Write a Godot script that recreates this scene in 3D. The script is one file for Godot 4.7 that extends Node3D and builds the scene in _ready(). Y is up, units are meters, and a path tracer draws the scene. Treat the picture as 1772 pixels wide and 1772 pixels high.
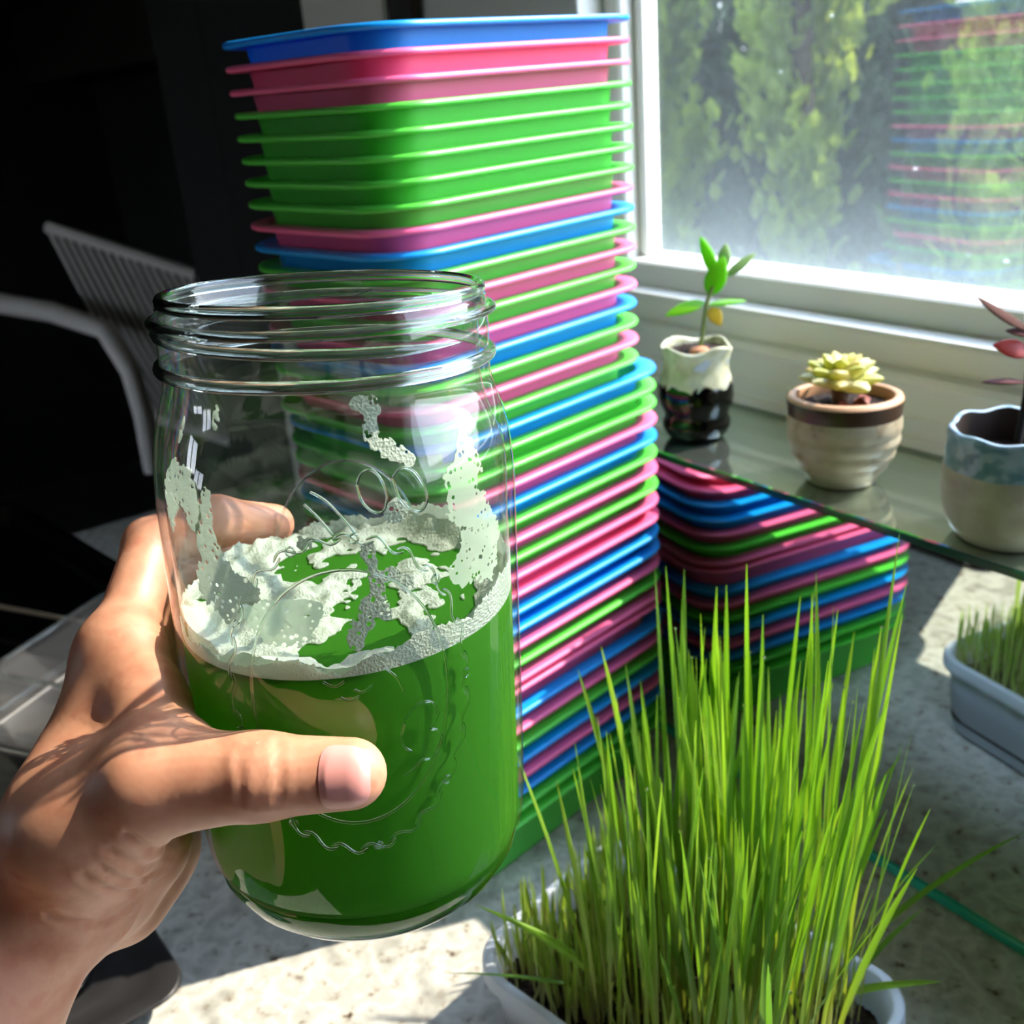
extends Node3D
# A hand holding a glass jar of green juice beside a window, a stack of coloured trays and a tray of grass.

const TAU_ := 6.283185307
var rng := RandomNumberGenerator.new()
var M := {}
var used := {}

func _ready() -> void:
	rng.seed = 4711
	setup_view()
	make_materials()
	build_room()
	build_window()
	build_ledge()
	build_counter()
	build_outdoors()
	build_tray_stack()
	build_jar()
	build_hand()
	build_grass_box()
	build_pots()
	build_left_side()

# ---------------------------------------------------------------- camera, sky, sun
func setup_view() -> void:
	var cam := Camera3D.new()
	cam.name = "camera"
	var lens := CameraAttributesPhysical.new()
	lens.frustum_focal_length = 24.38
	lens.frustum_focus_distance = 0.275
	lens.exposure_aperture = 13.0
	lens.frustum_near = 0.02
	lens.frustum_far = 200.0
	cam.attributes = lens
	cam.transform = Transform3D(Basis(V(0.5807, -0.0755, -0.8106), V(-0.2724, 0.9203, -0.2809), V(0.7672, 0.3840, 0.5139)).orthonormalized(), V(0, 0.4454, 0))
	cam.fov = 52.4
	cam.current = true
	add_child(cam)
	var env := Environment.new()
	env.background_mode = Environment.BG_SKY
	var sky := Sky.new()
	var sm := ProceduralSkyMaterial.new()
	sm.sky_top_color = Color(0.66, 0.74, 0.86)
	sm.sky_horizon_color = Color(0.86, 0.88, 0.90)
	sm.ground_horizon_color = Color(0.35, 0.38, 0.33)
	sm.ground_bottom_color = Color(0.16, 0.18, 0.14)
	sm.sky_energy_multiplier = 2.6
	sky.sky_material = sm
	env.sky = sky
	env.tonemap_mode = Environment.TONE_MAPPER_LINEAR
	env.tonemap_exposure = 1.7
	env.sdfgi_enabled = true
	env.ssao_enabled = true
	env.ssil_enabled = true
	var we := WorldEnvironment.new()
	we.name = "world_environment"
	we.environment = env
	add_child(we)
	var sun := DirectionalLight3D.new()
	sun.name = "sun"
	sun.light_energy = 2.2
	sun.light_color = Color(1.0, 0.965, 0.90)
	sun.light_angular_distance = 0.6
	sun.shadow_enabled = true
	var travel := V(-0.34, -1.04, 1.0).normalized()
	sun.transform = Transform3D(Basis.looking_at(travel, Vector3.UP), V(1, 3, -3))
	add_child(sun)

# ---------------------------------------------------------------- helpers
func V(x: float, y: float, z: float) -> Vector3:
	return Vector3(x, y, z)

func numbered(n: String) -> String:
	if not used.has(n):
		used[n] = 0
		return n
	used[n] += 1
	return "%s_%03d" % [n, used[n]]

func thing(called: String, label: String, category: String, at := Vector3.ZERO, basis := Basis(), group := "") -> Node3D:
	var o := Node3D.new()
	o.name = numbered(called)
	add_child(o, true)
	o.transform = Transform3D(basis, at)
	tag(o, label, category, group)
	return o

func tag(o: Node, label: String, category := "", group := "", kind := "") -> void:
	if label: o.set_meta("label", label)
	if category: o.set_meta("category", category)
	if group: o.set_meta("group", group)
	if kind: o.set_meta("kind", kind)

func part(called: String, mesh: Mesh, mat: Material, parent: Node, label := "") -> MeshInstance3D:
	var o := MeshInstance3D.new()
	o.mesh = mesh
	o.material_override = mat
	o.cast_shadow = GeometryInstance3D.SHADOW_CASTING_SETTING_ON
	if parent == self:
		o.name = numbered(called)
	else:
		var c := 0
		for k in parent.get_children():
			if String(k.name) == called or String(k.name).begins_with(called + "_0") or String(k.name).begins_with(called + "_1") or String(k.name).begins_with(called + "_2"):
				c += 1
		o.name = called if c == 0 else "%s_%03d" % [called, c]
	parent.add_child(o, true)
	if label: o.set_meta("label", label)
	return o

func quick_part(name_: String, mesh: Mesh, mat: Material, parent: Node) -> MeshInstance3D:
	var o := MeshInstance3D.new()
	o.mesh = mesh
	o.material_override = mat
	o.name = name_
	parent.add_child(o, true)
	return o

func struct(called: String, mesh: Mesh, mat: Material, label: String, category: String, at := Vector3.ZERO) -> MeshInstance3D:
	var o := part(called, mesh, mat, self, label)
	o.position = at
	tag(o, label, category, "", "structure")
	return o

# geometry collector: triangles counter-clockwise seen from outside
class Geo:
	var v := PackedVector3Array()
	var uv := PackedVector2Array()
	var c := PackedColorArray()
	var i := PackedInt32Array()
	func vert(p: Vector3, t := Vector2.ZERO) -> int:
		v.append(p)
		uv.append(t)
		return v.size() - 1
	func tri(a: int, b: int, d: int) -> void:
		i.append(a); i.append(b); i.append(d)
	func quad(a: int, b: int, d: int, e: int) -> void:
		tri(a, b, d); tri(a, d, e)
	func flat_quad(a: Vector3, b: Vector3, d: Vector3, e: Vector3) -> void:
		var k := v.size()
		vert(a, Vector2(0, 0)); vert(b, Vector2(1, 0)); vert(d, Vector2(1, 1)); vert(e, Vector2(0, 1))
		quad(k, k + 1, k + 2, k + 3)
	func rows(rs: Array, closed := true) -> void:   # array of PackedVector3Array, all of one length
		var n: int = rs[0].size()
		var base := v.size()
		for k in rs.size():
			for j in n:
				vert(rs[k][j], Vector2(float(j) / n, float(k) / maxf(1.0, rs.size() - 1)))
		for k in rs.size() - 1:
			for j in (n if closed else n - 1):
				var j2 := (j + 1) % n
				quad(base + k * n + j, base + k * n + j2, base + (k + 1) * n + j2, base + (k + 1) * n + j)
	func fan(r: PackedVector3Array, up: bool) -> void:
		var m := Vector3.ZERO
		for p in r: m += p
		var k := v.size()
		vert(m / r.size(), Vector2(0.5, 0.5))
		for p in r: vert(p)
		for j in r.size():
			var a := k + 1 + j
			var b := k + 1 + (j + 1) % r.size()
			if up: tri(k, a, b)
			else: tri(k, b, a)
	func mesh() -> ArrayMesh:
		var n := PackedVector3Array()
		n.resize(v.size())
		for t in range(0, i.size(), 3):
			var a := i[t]
			var b := i[t + 1]
			var d := i[t + 2]
			var f := (v[b] - v[a]).cross(v[d] - v[a])
			n[a] += f; n[b] += f; n[d] += f
		for k in n.size():
			var l := n[k].length()
			n[k] = n[k] / l if l > 1e-20 else Vector3.UP
		var flip := PackedInt32Array()
		flip.resize(i.size())
		for t in range(0, i.size(), 3):
			flip[t] = i[t]; flip[t + 1] = i[t + 2]; flip[t + 2] = i[t + 1]
		var arr := []
		arr.resize(Mesh.ARRAY_MAX)
		arr[Mesh.ARRAY_VERTEX] = v
		arr[Mesh.ARRAY_NORMAL] = n
		arr[Mesh.ARRAY_TEX_UV] = uv
		if c.size() == v.size(): arr[Mesh.ARRAY_COLOR] = c
		arr[Mesh.ARRAY_INDEX] = flip
		var m := ArrayMesh.new()
		m.add_surface_from_arrays(Mesh.PRIMITIVE_TRIANGLES, arr)
		return m

func lathe(profile: Array, segs := 48, wob = null) -> ArrayMesh:   # profile: Vector2(radius, y), outside on the right when walking upwards
	var g := Geo.new()
	lathe_into(g, profile, segs, wob)
	return g.mesh()

func lathe_into(g: Geo, profile: Array, segs: int, wob = null) -> void:
	var base := g.v.size()
	for k in profile.size():
		for j in segs:
			var t := TAU_ * j / segs
			var p := V(profile[k].x * sin(t), profile[k].y, profile[k].x * cos(t))
			if wob != null: p = wob.call(p, t, k)
			g.vert(p, Vector2(float(j) / segs, float(k) / (profile.size() - 1)))
	for k in profile.size() - 1:
		for j in segs:
			var j2 := (j + 1) % segs
			g.quad(base + k * segs + j, base + k * segs + j2, base + (k + 1) * segs + j2, base + (k + 1) * segs + j)

func tube_into(g: Geo, path: Array, radii: Array, sides := 8, squash := 1.0) -> void:
	var up := Vector3.UP
	var rings := []
	var last := Vector3.ZERO
	for k in path.size():
		var d: Vector3 = (path[min(k + 1, path.size() - 1)] - path[max(k - 1, 0)]).normalized()
		if last == Vector3.ZERO:
			last = d.cross(up if absf(d.y) < 0.9 else Vector3.RIGHT).normalized()
		var a := (last - d * last.dot(d)).normalized()
		last = a
		var b := d.cross(a)
		var r := PackedVector3Array()
		for j in sides:
			var t := TAU_ * j / sides
			r.append(path[k] + (a * cos(t) + b * sin(t) * squash) * radii[min(k, radii.size() - 1)])
		rings.append(r)
	g.rows(rings)
	g.fan(rings[0], false)
	g.fan(rings[-1], true)

func tube(path: Array, radii: Array, sides := 8, squash := 1.0) -> ArrayMesh:
	var g := Geo.new()
	tube_into(g, path, radii, sides, squash)
	return g.mesh()

func round_rect(l: float, w: float, r: float, y: float, seg := 7) -> PackedVector3Array:   # l along z, w along x, counter-clockwise from above
	var p := PackedVector3Array()
	for q in 4:
		var sz: float = [1, 1, -1, -1][q]
		var sx: float = [-1, 1, 1, -1][q]
		for k in seg + 1:
			var t := PI / 2 * k / seg - PI / 2 + q * PI / 2
			p.append(V(sx * (w - r) + r * sin(t), y, sz * (l - r) + r * cos(t)))
	return p

func box_mesh(lo: Vector3, hi: Vector3, bev := 0.002) -> ArrayMesh:
	var g := Geo.new()
	box_into(g, lo, hi, bev)
	return g.mesh()

func box_into(g: Geo, lo: Vector3, hi: Vector3, bev := 0.002) -> void:
	var m := (lo + hi) / 2
	var h := (hi - lo) / 2
	bev = minf(bev, minf(h.x, minf(h.y, h.z)) * 0.6)
	var loop := func(ix: float, y: float) -> PackedVector3Array:
		var p := PackedVector3Array()
		var x := h.x - ix
		var z := h.z - ix
		for q in [[-1, 1], [1, 1], [1, -1], [-1, -1]]:
			var bx := bev * 0.999
			var c := V(q[0] * x, y, q[1] * z)
			var e1 := V(q[0] * x, y, q[1] * (z - bx))
			var e2 := V(q[0] * (x - bx), y, q[1] * z)
			if q[0] * q[1] < 0:
				p.append(m + e1); p.append(m + e2)
			else:
				p.append(m + e2); p.append(m + e1)
			if ix < 0: p.append(c)
		return p
	var r0: PackedVector3Array = loop.call(bev, -h.y)
	var r1: PackedVector3Array = loop.call(0.0, -h.y + bev)
	var r2: PackedVector3Array = loop.call(0.0, h.y - bev)
	var r3: PackedVector3Array = loop.call(bev, h.y)
	for pair in [[r0, r1], [r1, r2], [r2, r3]]:
		for j in 8:
			var j2 := (j + 1) % 8
			g.flat_quad(pair[0][j], pair[0][j2], pair[1][j2], pair[1][j])
	g.fan(r0, false)
	g.fan(r3, true)

func extrude_x(poly: Array, x0: float, x1: float) -> ArrayMesh:   # poly of Vector2(z, y), counter-clockwise seen from +x with z to the left
	var g := Geo.new()
	var a := PackedVector3Array()
	var b := PackedVector3Array()
	for p in poly:
		a.append(V(x0, p.y, p.x)); b.append(V(x1, p.y, p.x))
	for k in poly.size():
		var k2 := (k + 1) % poly.size()
		g.flat_quad(a[k], b[k], b[k2], a[k2])
	var flat := PackedVector2Array()
	for p in poly: flat.append(p)
	var t := Geometry2D.triangulate_polygon(flat)
	for k in range(0, t.size(), 3):
		var q := g.v.size()
		for s in [a, b]:
			for e in 3: g.vert(s[t[k + e]])
		g.tri(q, q + 1, q + 2); g.tri(q + 3, q + 5, q + 4)
	return g.mesh()

# sheet cut out along mask > 0, with a thickness: pos(u, v, lift) -> Vector3
func sheet(pos: Callable, mask: Callable, nu: int, nv: int, thick: float, wrap := false) -> ArrayMesh:
	var g := Geo.new()
	var mk := PackedFloat32Array()
	var top := PackedVector3Array()
	var bot := PackedVector3Array()
	for b in nv + 1:
		for a in nu + 1:
			var u := float(a) / nu
			var w := float(b) / nv
			var m: float = mask.call(u, w)
			mk.append(m)
			var t := thick * clampf(m * 3.0, 0.12, 1.0)
			top.append(pos.call(u, w, t))
			bot.append(pos.call(u, w, 0.0))
	var ti := {}
	var get_v := func(p: int, q: int, is_top: bool) -> int:
		var key := (mini(p, q) * 1000003 + maxi(p, q)) * 2 + (1 if is_top else 0)
		if ti.has(key): return ti[key]
		var src := top if is_top else bot
		var k: int
		if p == q: k = g.vert(src[p], Vector2(float(p % (nu + 1)) / nu, float(p / (nu + 1)) / nv))
		else: k = g.vert(src[p].lerp(src[q], clampf(mk[p] / (mk[p] - mk[q]), 0.0, 1.0)))
		ti[key] = k
		return k
	for b in nv:
		for a in nu:
			var q00 := b * (nu + 1) + a
			for tr in [[q00, q00 + 1, q00 + nu + 2], [q00, q00 + nu + 2, q00 + nu + 1]]:
				var poly := []
				for e in 3:
					var p: int = tr[e]
					var q: int = tr[(e + 1) % 3]
					if mk[p] > 0: poly.append([p, p])
					if (mk[p] > 0) != (mk[q] > 0): poly.append([p, q])
				if poly.size() < 3: continue
				var tops := []
				var bots := []
				for e in poly:
					tops.append(get_v.call(e[0], e[1], true))
					bots.append(get_v.call(e[0], e[1], false))
				for e in range(1, poly.size() - 1):
					g.tri(tops[0], tops[e], tops[e + 1])
					g.tri(bots[0], bots[e + 1], bots[e])
				for e in poly.size():
					var f := (e + 1) % poly.size()
					if poly[e][0] != poly[e][1] and poly[f][0] != poly[f][1]:
						g.quad(tops[e], bots[e], bots[f], tops[f])
	return g.mesh()

func mat(c: Color, rough := 0.6, extra := {}) -> StandardMaterial3D:
	var m := StandardMaterial3D.new()
	m.albedo_color = c
	m.roughness = rough
	for k in extra: m.set(k, extra[k])
	return m

func noise_tex(freq: float, ramp: Array, size := 512, type := FastNoiseLite.TYPE_SIMPLEX_SMOOTH, octaves := 4, seed_ := 1, as_normal := false) -> NoiseTexture2D:
	var n := FastNoiseLite.new()
	n.noise_type = type
	n.frequency = freq
	n.fractal_octaves = octaves
	n.seed = seed_
	var t := NoiseTexture2D.new()
	t.width = size
	t.height = size
	t.seamless = true
	t.noise = n
	t.as_normal_map = as_normal
	if ramp.size():
		var gr := Gradient.new()
		var off := PackedFloat32Array()
		var col := PackedColorArray()
		for r in ramp:
			off.append(r[0]); col.append(r[1])
		gr.offsets = off
		gr.colors = col
		t.color_ramp = gr
	return t

func tri_map(m: StandardMaterial3D, tex: Texture2D, scale_: float, bump: Texture2D = null, depth := 0.1) -> StandardMaterial3D:
	if tex: m.albedo_texture = tex
	m.uv1_triplanar = true
	m.uv1_scale = Vector3.ONE * scale_
	if bump:
		m.heightmap_enabled = true
		m.heightmap_texture = bump
		m.heightmap_scale = depth
	return m

func glow(m: StandardMaterial3D, tint: Color, share: float) -> StandardMaterial3D:   # share of the light passes through, tinted
	m.backlight_enabled = true
	var l := tint.srgb_to_linear()
	var k := 2.0 * share / maxf(l.r, maxf(l.g, l.b))
	m.backlight = Color(l.r * k, l.g * k, l.b * k).linear_to_srgb()
	return m

# ---------------------------------------------------------------- materials
func make_materials() -> void:
	var bump := noise_tex(0.02, [], 512, FastNoiseLite.TYPE_SIMPLEX_SMOOTH, 4, 3)
	var cells := noise_tex(0.035, [], 512, FastNoiseLite.TYPE_CELLULAR, 2, 5)
	M.green_tray = glow(mat(Color(0.36, 0.84, 0.28), 0.35), Color(0.30, 0.90, 0.20), 0.08)
	M.pink_tray = glow(mat(Color(1.0, 0.44, 0.64), 0.35), Color(1.0, 0.25, 0.45), 0.08)
	M.blue_tray = glow(mat(Color(0.08, 0.62, 0.95), 0.35), Color(0.05, 0.40, 1.0), 0.08)
	var marble := noise_tex(0.008, [[0.0, Color(0.56, 0.55, 0.51)], [0.35, Color(0.72, 0.71, 0.67)], [0.5, Color(0.80, 0.79, 0.75)], [0.68, Color(0.70, 0.69, 0.65)], [1.0, Color(0.84, 0.83, 0.79)]], 1024, FastNoiseLite.TYPE_SIMPLEX_SMOOTH, 6, 12)
	M.marble = tri_map(mat(Color.WHITE, 0.35), marble, 4.0)
	M.marble.detail_enabled = true
	M.marble.detail_blend_mode = BaseMaterial3D.BLEND_MODE_MUL
	M.marble.detail_uv_layer = BaseMaterial3D.DETAIL_UV_2
	M.marble.uv2_triplanar = true
	M.marble.uv2_scale = Vector3.ONE * 5.0
	M.marble.detail_albedo = noise_tex(0.014, [[0.0, Color(0.30, 0.25, 0.22)], [0.10, Color(0.50, 0.44, 0.40)], [0.18, Color(0.86, 0.83, 0.80)], [0.36, Color.WHITE], [1.0, Color.WHITE]], 1024, FastNoiseLite.TYPE_SIMPLEX_SMOOTH, 5, 40)
	M.detail_mask = null
	M.white_paint = mat(Color(0.90, 0.90, 0.88), 0.4)
	M.white_trim = tri_map(mat(Color(0.95, 0.94, 0.91), 0.35), null, 6.0, bump, 0.02)
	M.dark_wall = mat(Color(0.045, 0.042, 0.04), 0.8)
	M.dark_wood = mat(Color(0.13, 0.11, 0.09), 0.6)
	M.dark_floor = mat(Color(0.46, 0.39, 0.31), 0.5)
	M.mirror = mat(Color(0.86, 0.90, 0.88), 0.02, {"metallic": 1.0})
	M.ledge_glass = tri_map(mat(Color(1, 1, 1), 0.05, {"metallic": 0.94}), noise_tex(0.006, [[0.0, Color(0.76, 0.82, 0.76)], [0.6, Color(0.80, 0.85, 0.80)], [1.0, Color(0.85, 0.88, 0.84)]], 256, FastNoiseLite.TYPE_SIMPLEX_SMOOTH, 4, 9), 3.0)
	M.glass_edge = glow(mat(Color(0.10, 0.26, 0.20), 0.15), Color(0.2, 0.6, 0.45), 0.2)
	M.teal_edge = glow(mat(Color(0.25, 0.80, 0.70), 0.2), Color(0.3, 0.9, 0.8), 0.2)
	M.pane = mat(Color(1, 1, 1, 0.02), 0.0, {"transparency": BaseMaterial3D.TRANSPARENCY_ALPHA, "metallic_specular": 0.7})
	M.jar_glass = mat(Color(0.16, 0.20, 0.18, 0.055), 0.0, {"transparency": BaseMaterial3D.TRANSPARENCY_ALPHA, "metallic_specular": 0.6})
	M.ridge_glass = mat(Color(0.95, 1.0, 0.97, 0.0), 0.0, {"refraction_enabled": true, "refraction_scale": 0.05})
	M.juice = glow(mat(Color(0.20, 0.42, 0.11), 0.5, {"metallic_specular": 0.1}), Color(0.40, 0.64, 0.14), 0.22)
	M.foam = glow(tri_map(mat(Color(0.76, 0.80, 0.72), 0.5), null, 60.0, cells, 0.05), Color(0.97, 1.0, 0.94), 0.40)
	M.foam_film = glow(mat(Color(0.85, 0.90, 0.80, 0.6), 0.5, {"transparency": BaseMaterial3D.TRANSPARENCY_ALPHA}), Color(0.93, 1.0, 0.88), 0.5)
	var skin := noise_tex(0.012, [[0.0, Color(0.72, 0.45, 0.34)], [0.45, Color(0.80, 0.56, 0.43)], [0.7, Color(0.83, 0.60, 0.47)], [1.0, Color(0.78, 0.49, 0.38)]], 512, FastNoiseLite.TYPE_SIMPLEX_SMOOTH, 4, 21)
	var pores := noise_tex(0.09, [], 512, FastNoiseLite.TYPE_CELLULAR, 2, 8)
	M.skin = tri_map(mat(Color.WHITE, 0.45, {"subsurf_scatter_enabled": true, "subsurf_scatter_strength": 0.12}), skin, 12.0, pores, 0.004)
	M.nail = mat(Color(0.90, 0.61, 0.56), 0.3)
	M.tub = glow(mat(Color(0.90, 0.92, 0.95), 0.35), Color(0.95, 0.97, 1.0), 0.5)
	M.soil = tri_map(mat(Color.WHITE, 0.95), noise_tex(0.05, [[0.0, Color(0.05, 0.03, 0.025)], [0.5, Color(0.16, 0.10, 0.08)], [0.8, Color(0.26, 0.17, 0.13)], [1.0, Color(0.5, 0.38, 0.3)]], 512, FastNoiseLite.TYPE_CELLULAR, 3, 4), 20.0, cells, 0.3)
	M.blade = glow(mat(Color.WHITE, 0.4, {"cull_mode": BaseMaterial3D.CULL_DISABLED, "vertex_color_use_as_albedo": true}), Color(0.95, 1.0, 0.55), 0.45)
	M.stubble = glow(mat(Color.WHITE, 0.5, {"cull_mode": BaseMaterial3D.CULL_DISABLED, "vertex_color_use_as_albedo": true}), Color(1.0, 1.0, 0.7), 0.35)
	M.drop = mat(Color(1, 1, 1, 0.0), 0.0, {"refraction_enabled": true, "refraction_scale": 0.033})
	M.black_gloss = mat(Color(0.02, 0.02, 0.025), 0.12)
	M.black_plastic = mat(Color(0.15, 0.145, 0.145), 0.4)
	M.clear_plastic = mat(Color(0.9, 0.92, 0.95, 0.02), 0.08, {"transparency": BaseMaterial3D.TRANSPARENCY_ALPHA, "metallic_specular": 0.7})
	M.chair = mat(Color(0.95, 0.93, 0.90), 0.6)

# ---------------------------------------------------------------- room
func build_room() -> void:
	var wall := func(lo: Vector3, hi: Vector3, g: Geo) -> void: box_into(g, lo, hi, 0.001)
	var g := Geo.new()
	wall.call(V(-1.12, -0.92, -0.72), V(1.9, 0.211, -0.442), g)
	wall.call(V(-1.12, 0.207, -0.598), V(-0.662, 1.7, -0.542), g)
	wall.call(V(-1.12, 0.207, -0.72), V(-0.88, 1.7, -0.5985), g)
	wall.call(V(0.75, 0.207, -0.72), V(1.9, 1.7, -0.542), g)
	wall.call(V(-0.662, 1.17, -0.72), V(0.75, 1.7, -0.542), g)
	struct("wall_back", g.mesh(), M.white_paint, "white painted window wall around the large window", "wall")
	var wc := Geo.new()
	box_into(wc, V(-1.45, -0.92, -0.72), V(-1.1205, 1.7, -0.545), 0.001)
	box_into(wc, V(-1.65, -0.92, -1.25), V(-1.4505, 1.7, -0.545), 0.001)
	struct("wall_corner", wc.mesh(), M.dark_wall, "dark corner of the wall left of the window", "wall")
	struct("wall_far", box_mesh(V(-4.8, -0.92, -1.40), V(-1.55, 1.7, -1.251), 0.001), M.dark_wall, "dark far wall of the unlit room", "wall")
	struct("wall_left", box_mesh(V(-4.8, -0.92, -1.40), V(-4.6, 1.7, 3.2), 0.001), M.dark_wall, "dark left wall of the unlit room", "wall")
	var wf := Geo.new()
	for q in [[-4.8, -2.85, -0.92, 1.7], [-2.05, 1.9, -0.92, 1.7], [-2.85, -2.05, -0.92, -0.1], [-2.85, -2.05, 1.0, 1.7]]:
		box_into(wf, V(q[0], q[2], 3.0), V(q[1], q[3], 3.2), 0.001)
	struct("wall_front", wf.mesh(), mat(Color(0.34, 0.33, 0.31), 0.8), "grey-brown wall behind the viewer", "wall")
	var w2 := thing("window_2", "second window, in the wall behind the viewer, facing the chair", "window")
	w2.set_meta("kind", "structure")
	part("pane", box_mesh(V(-2.84, -0.09, 3.09), V(-2.06, 0.99, 3.093), 0.0003), M.pane, w2)
	part("sash_bar", box_mesh(V(-2.47, -0.1, 3.07), V(-2.43, 1.0, 3.12)), M.white_trim, w2)
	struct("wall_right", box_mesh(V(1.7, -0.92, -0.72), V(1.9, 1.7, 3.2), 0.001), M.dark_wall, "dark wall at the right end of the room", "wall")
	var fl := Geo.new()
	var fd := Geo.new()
	var ce := Geo.new()
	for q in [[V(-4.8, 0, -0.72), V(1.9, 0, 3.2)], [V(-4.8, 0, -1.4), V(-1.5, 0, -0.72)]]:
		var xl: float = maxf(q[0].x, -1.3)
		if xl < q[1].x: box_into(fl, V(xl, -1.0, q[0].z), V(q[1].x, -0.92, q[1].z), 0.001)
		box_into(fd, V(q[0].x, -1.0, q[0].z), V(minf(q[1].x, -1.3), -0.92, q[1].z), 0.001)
		box_into(ce, V(q[0].x, 1.7, q[0].z), V(q[1].x, 1.8, q[1].z), 0.001)
	struct("floor", fl.mesh(), M.dark_floor, "light wooden floor by the window", "floor")
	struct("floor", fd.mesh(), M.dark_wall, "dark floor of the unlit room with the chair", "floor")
	struct("ceiling", ce.mesh(), M.white_paint, "pale ceiling of the room", "ceiling")
	struct("trim_1", box_mesh(V(-0.93, 0.24, -0.542), V(-0.885, 1.2, -0.53), 0.002), M.dark_wood, "dark narrow upright gap beside the grey panel", "trim")
	struct("trim_2", box_mesh(V(-1.10, 0.24, -0.542), V(-0.935, 1.2, -0.525), 0.002), M.white_trim, "pale grey upright panel behind the top of the tray stack", "trim")
	struct("trim_3", box_mesh(V(-4.6, 0.56, -1.25), V(-1.6, 0.80, -1.0), 0.004), M.dark_wood, "dark wooden beam along the top of the unlit room", "trim")

func build_window() -> void:
	var w := thing("window_1", "large white framed window with hazy dusty glass over the ledge", "window")
	w.set_meta("kind", "structure")
	var x0 := -0.66
	var x1 := 0.75
	part("sill", extrude_x([Vector2(-0.60, 0.2165), Vector2(-0.5395, 0.2165), Vector2(-0.537, 0.2185), Vector2(-0.538, 0.2225), Vector2(-0.543, 0.224), Vector2(-0.543, 0.2345), Vector2(-0.5455, 0.236), Vector2(-0.5455, 0.2545), Vector2(-0.538, 0.2555), Vector2(-0.5355, 0.259), Vector2(-0.538, 0.2632), Vector2(-0.546, 0.2645), Vector2(-0.60, 0.2645)], x0, x1), M.white_trim, w)
	part("stool", extrude_x([Vector2(-0.60, 0.2645), Vector2(-0.5465, 0.2645), Vector2(-0.544, 0.281), Vector2(-0.5415, 0.2825), Vector2(-0.5425, 0.2852), Vector2(-0.5455, 0.2862), Vector2(-0.60, 0.2862)], x0, x1), M.white_trim, w)
	part("bottom_rail", extrude_x([Vector2(-0.60, 0.2863), Vector2(-0.5605, 0.2863), Vector2(-0.5605, 0.3030), Vector2(-0.5625, 0.3046), Vector2(-0.577, 0.3056), Vector2(-0.60, 0.3056)], x0, x1), M.white_trim, w)
	part("top_rail", box_mesh(V(x0, 1.12, -0.60), V(x1, 1.17, -0.555)), M.white_trim, w)
	var g := Geo.new()
	box_into(g, V(-0.66, 0.2863, -0.60), V(-0.6425, 1.12, -0.5605), 0.002)
	part("stile", g.mesh(), M.white_trim, w)
	part("glazing_bead", box_mesh(V(-0.6425, 0.3056, -0.59), V(-0.634, 1.12, -0.574), 0.003), M.white_trim, w)
	part("stile", box_mesh(V(0.725, 0.2863, -0.60), V(0.75, 1.12, -0.5605)), M.white_trim, w)
	part("reveal", box_mesh(V(-0.668, 0.2863, -0.56), V(-0.6602, 1.17, -0.536), 0.001), M.white_paint, w)
	part("pane", box_mesh(V(-0.636, 0.302, -0.5785), V(0.727, 1.122, -0.5765), 0.0003), M.pane, w, "large clear window pane")
	# dust and condensation that dried on the outside of the pane
	var img := Image.create(512, 512, false, Image.FORMAT_RGBA8)
	var n := FastNoiseLite.new()
	n.seed = 5
	n.frequency = 0.012
	n.fractal_octaves = 5
	var n2 := FastNoiseLite.new()
	n2.seed = 8
	n2.frequency = 0.3
	for y in 512:
		for x in 512:
			var h := (1.0 - y / 511.0) * 0.82     # metres above the bottom of the pane
			var a := 0.05 + 0.03 * n.get_noise_2d(x, y) + 0.025 * n2.get_noise_2d(x, y)
			a += 0.22 * exp(-pow(h / (0.035 + 0.012 * n.get_noise_2d(x * 1.5, 900.0)), 1.3))
			a += 0.07 * exp(-h / 0.12)
			img.set_pixel(x, y, Color(0.80, 0.87, 0.90, clampf(a, 0.0, 0.9)))
	for k in 260:
		var px := rng.randi_range(2, 508)
		var py := rng.randi_range(2, 508)
		img.set_pixel(px, py, Color(0.95, 0.97, 0.97, rng.randf_range(0.3, 0.8)))
	var film := Geo.new()
	var a0 := V(-0.636, 0.302, -0.5795)
	var b0 := V(0.727, 1.122, -0.5795)
	var q := film.v.size()
	film.vert(V(a0.x, a0.y, a0.z), Vector2(0, 1)); film.vert(V(b0.x, a0.y, a0.z), Vector2(1, 1)); film.vert(V(b0.x, b0.y, a0.z), Vector2(1, 0)); film.vert(V(a0.x, b0.y, a0.z), Vector2(0, 0))
	film.quad(q, q + 1, q + 2, q + 3)
	var fm := mat(Color.WHITE, 0.8, {"transparency": BaseMaterial3D.TRANSPARENCY_ALPHA, "albedo_texture": ImageTexture.create_from_image(img), "texture_repeat": false})
	glow(fm, Color.WHITE, 0.4)
	var d := part("dust_film", film.mesh(), fm, w, "pale film of dust, thickest along the bottom of the pane")
	d.set_meta("kind", "stuff")

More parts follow.
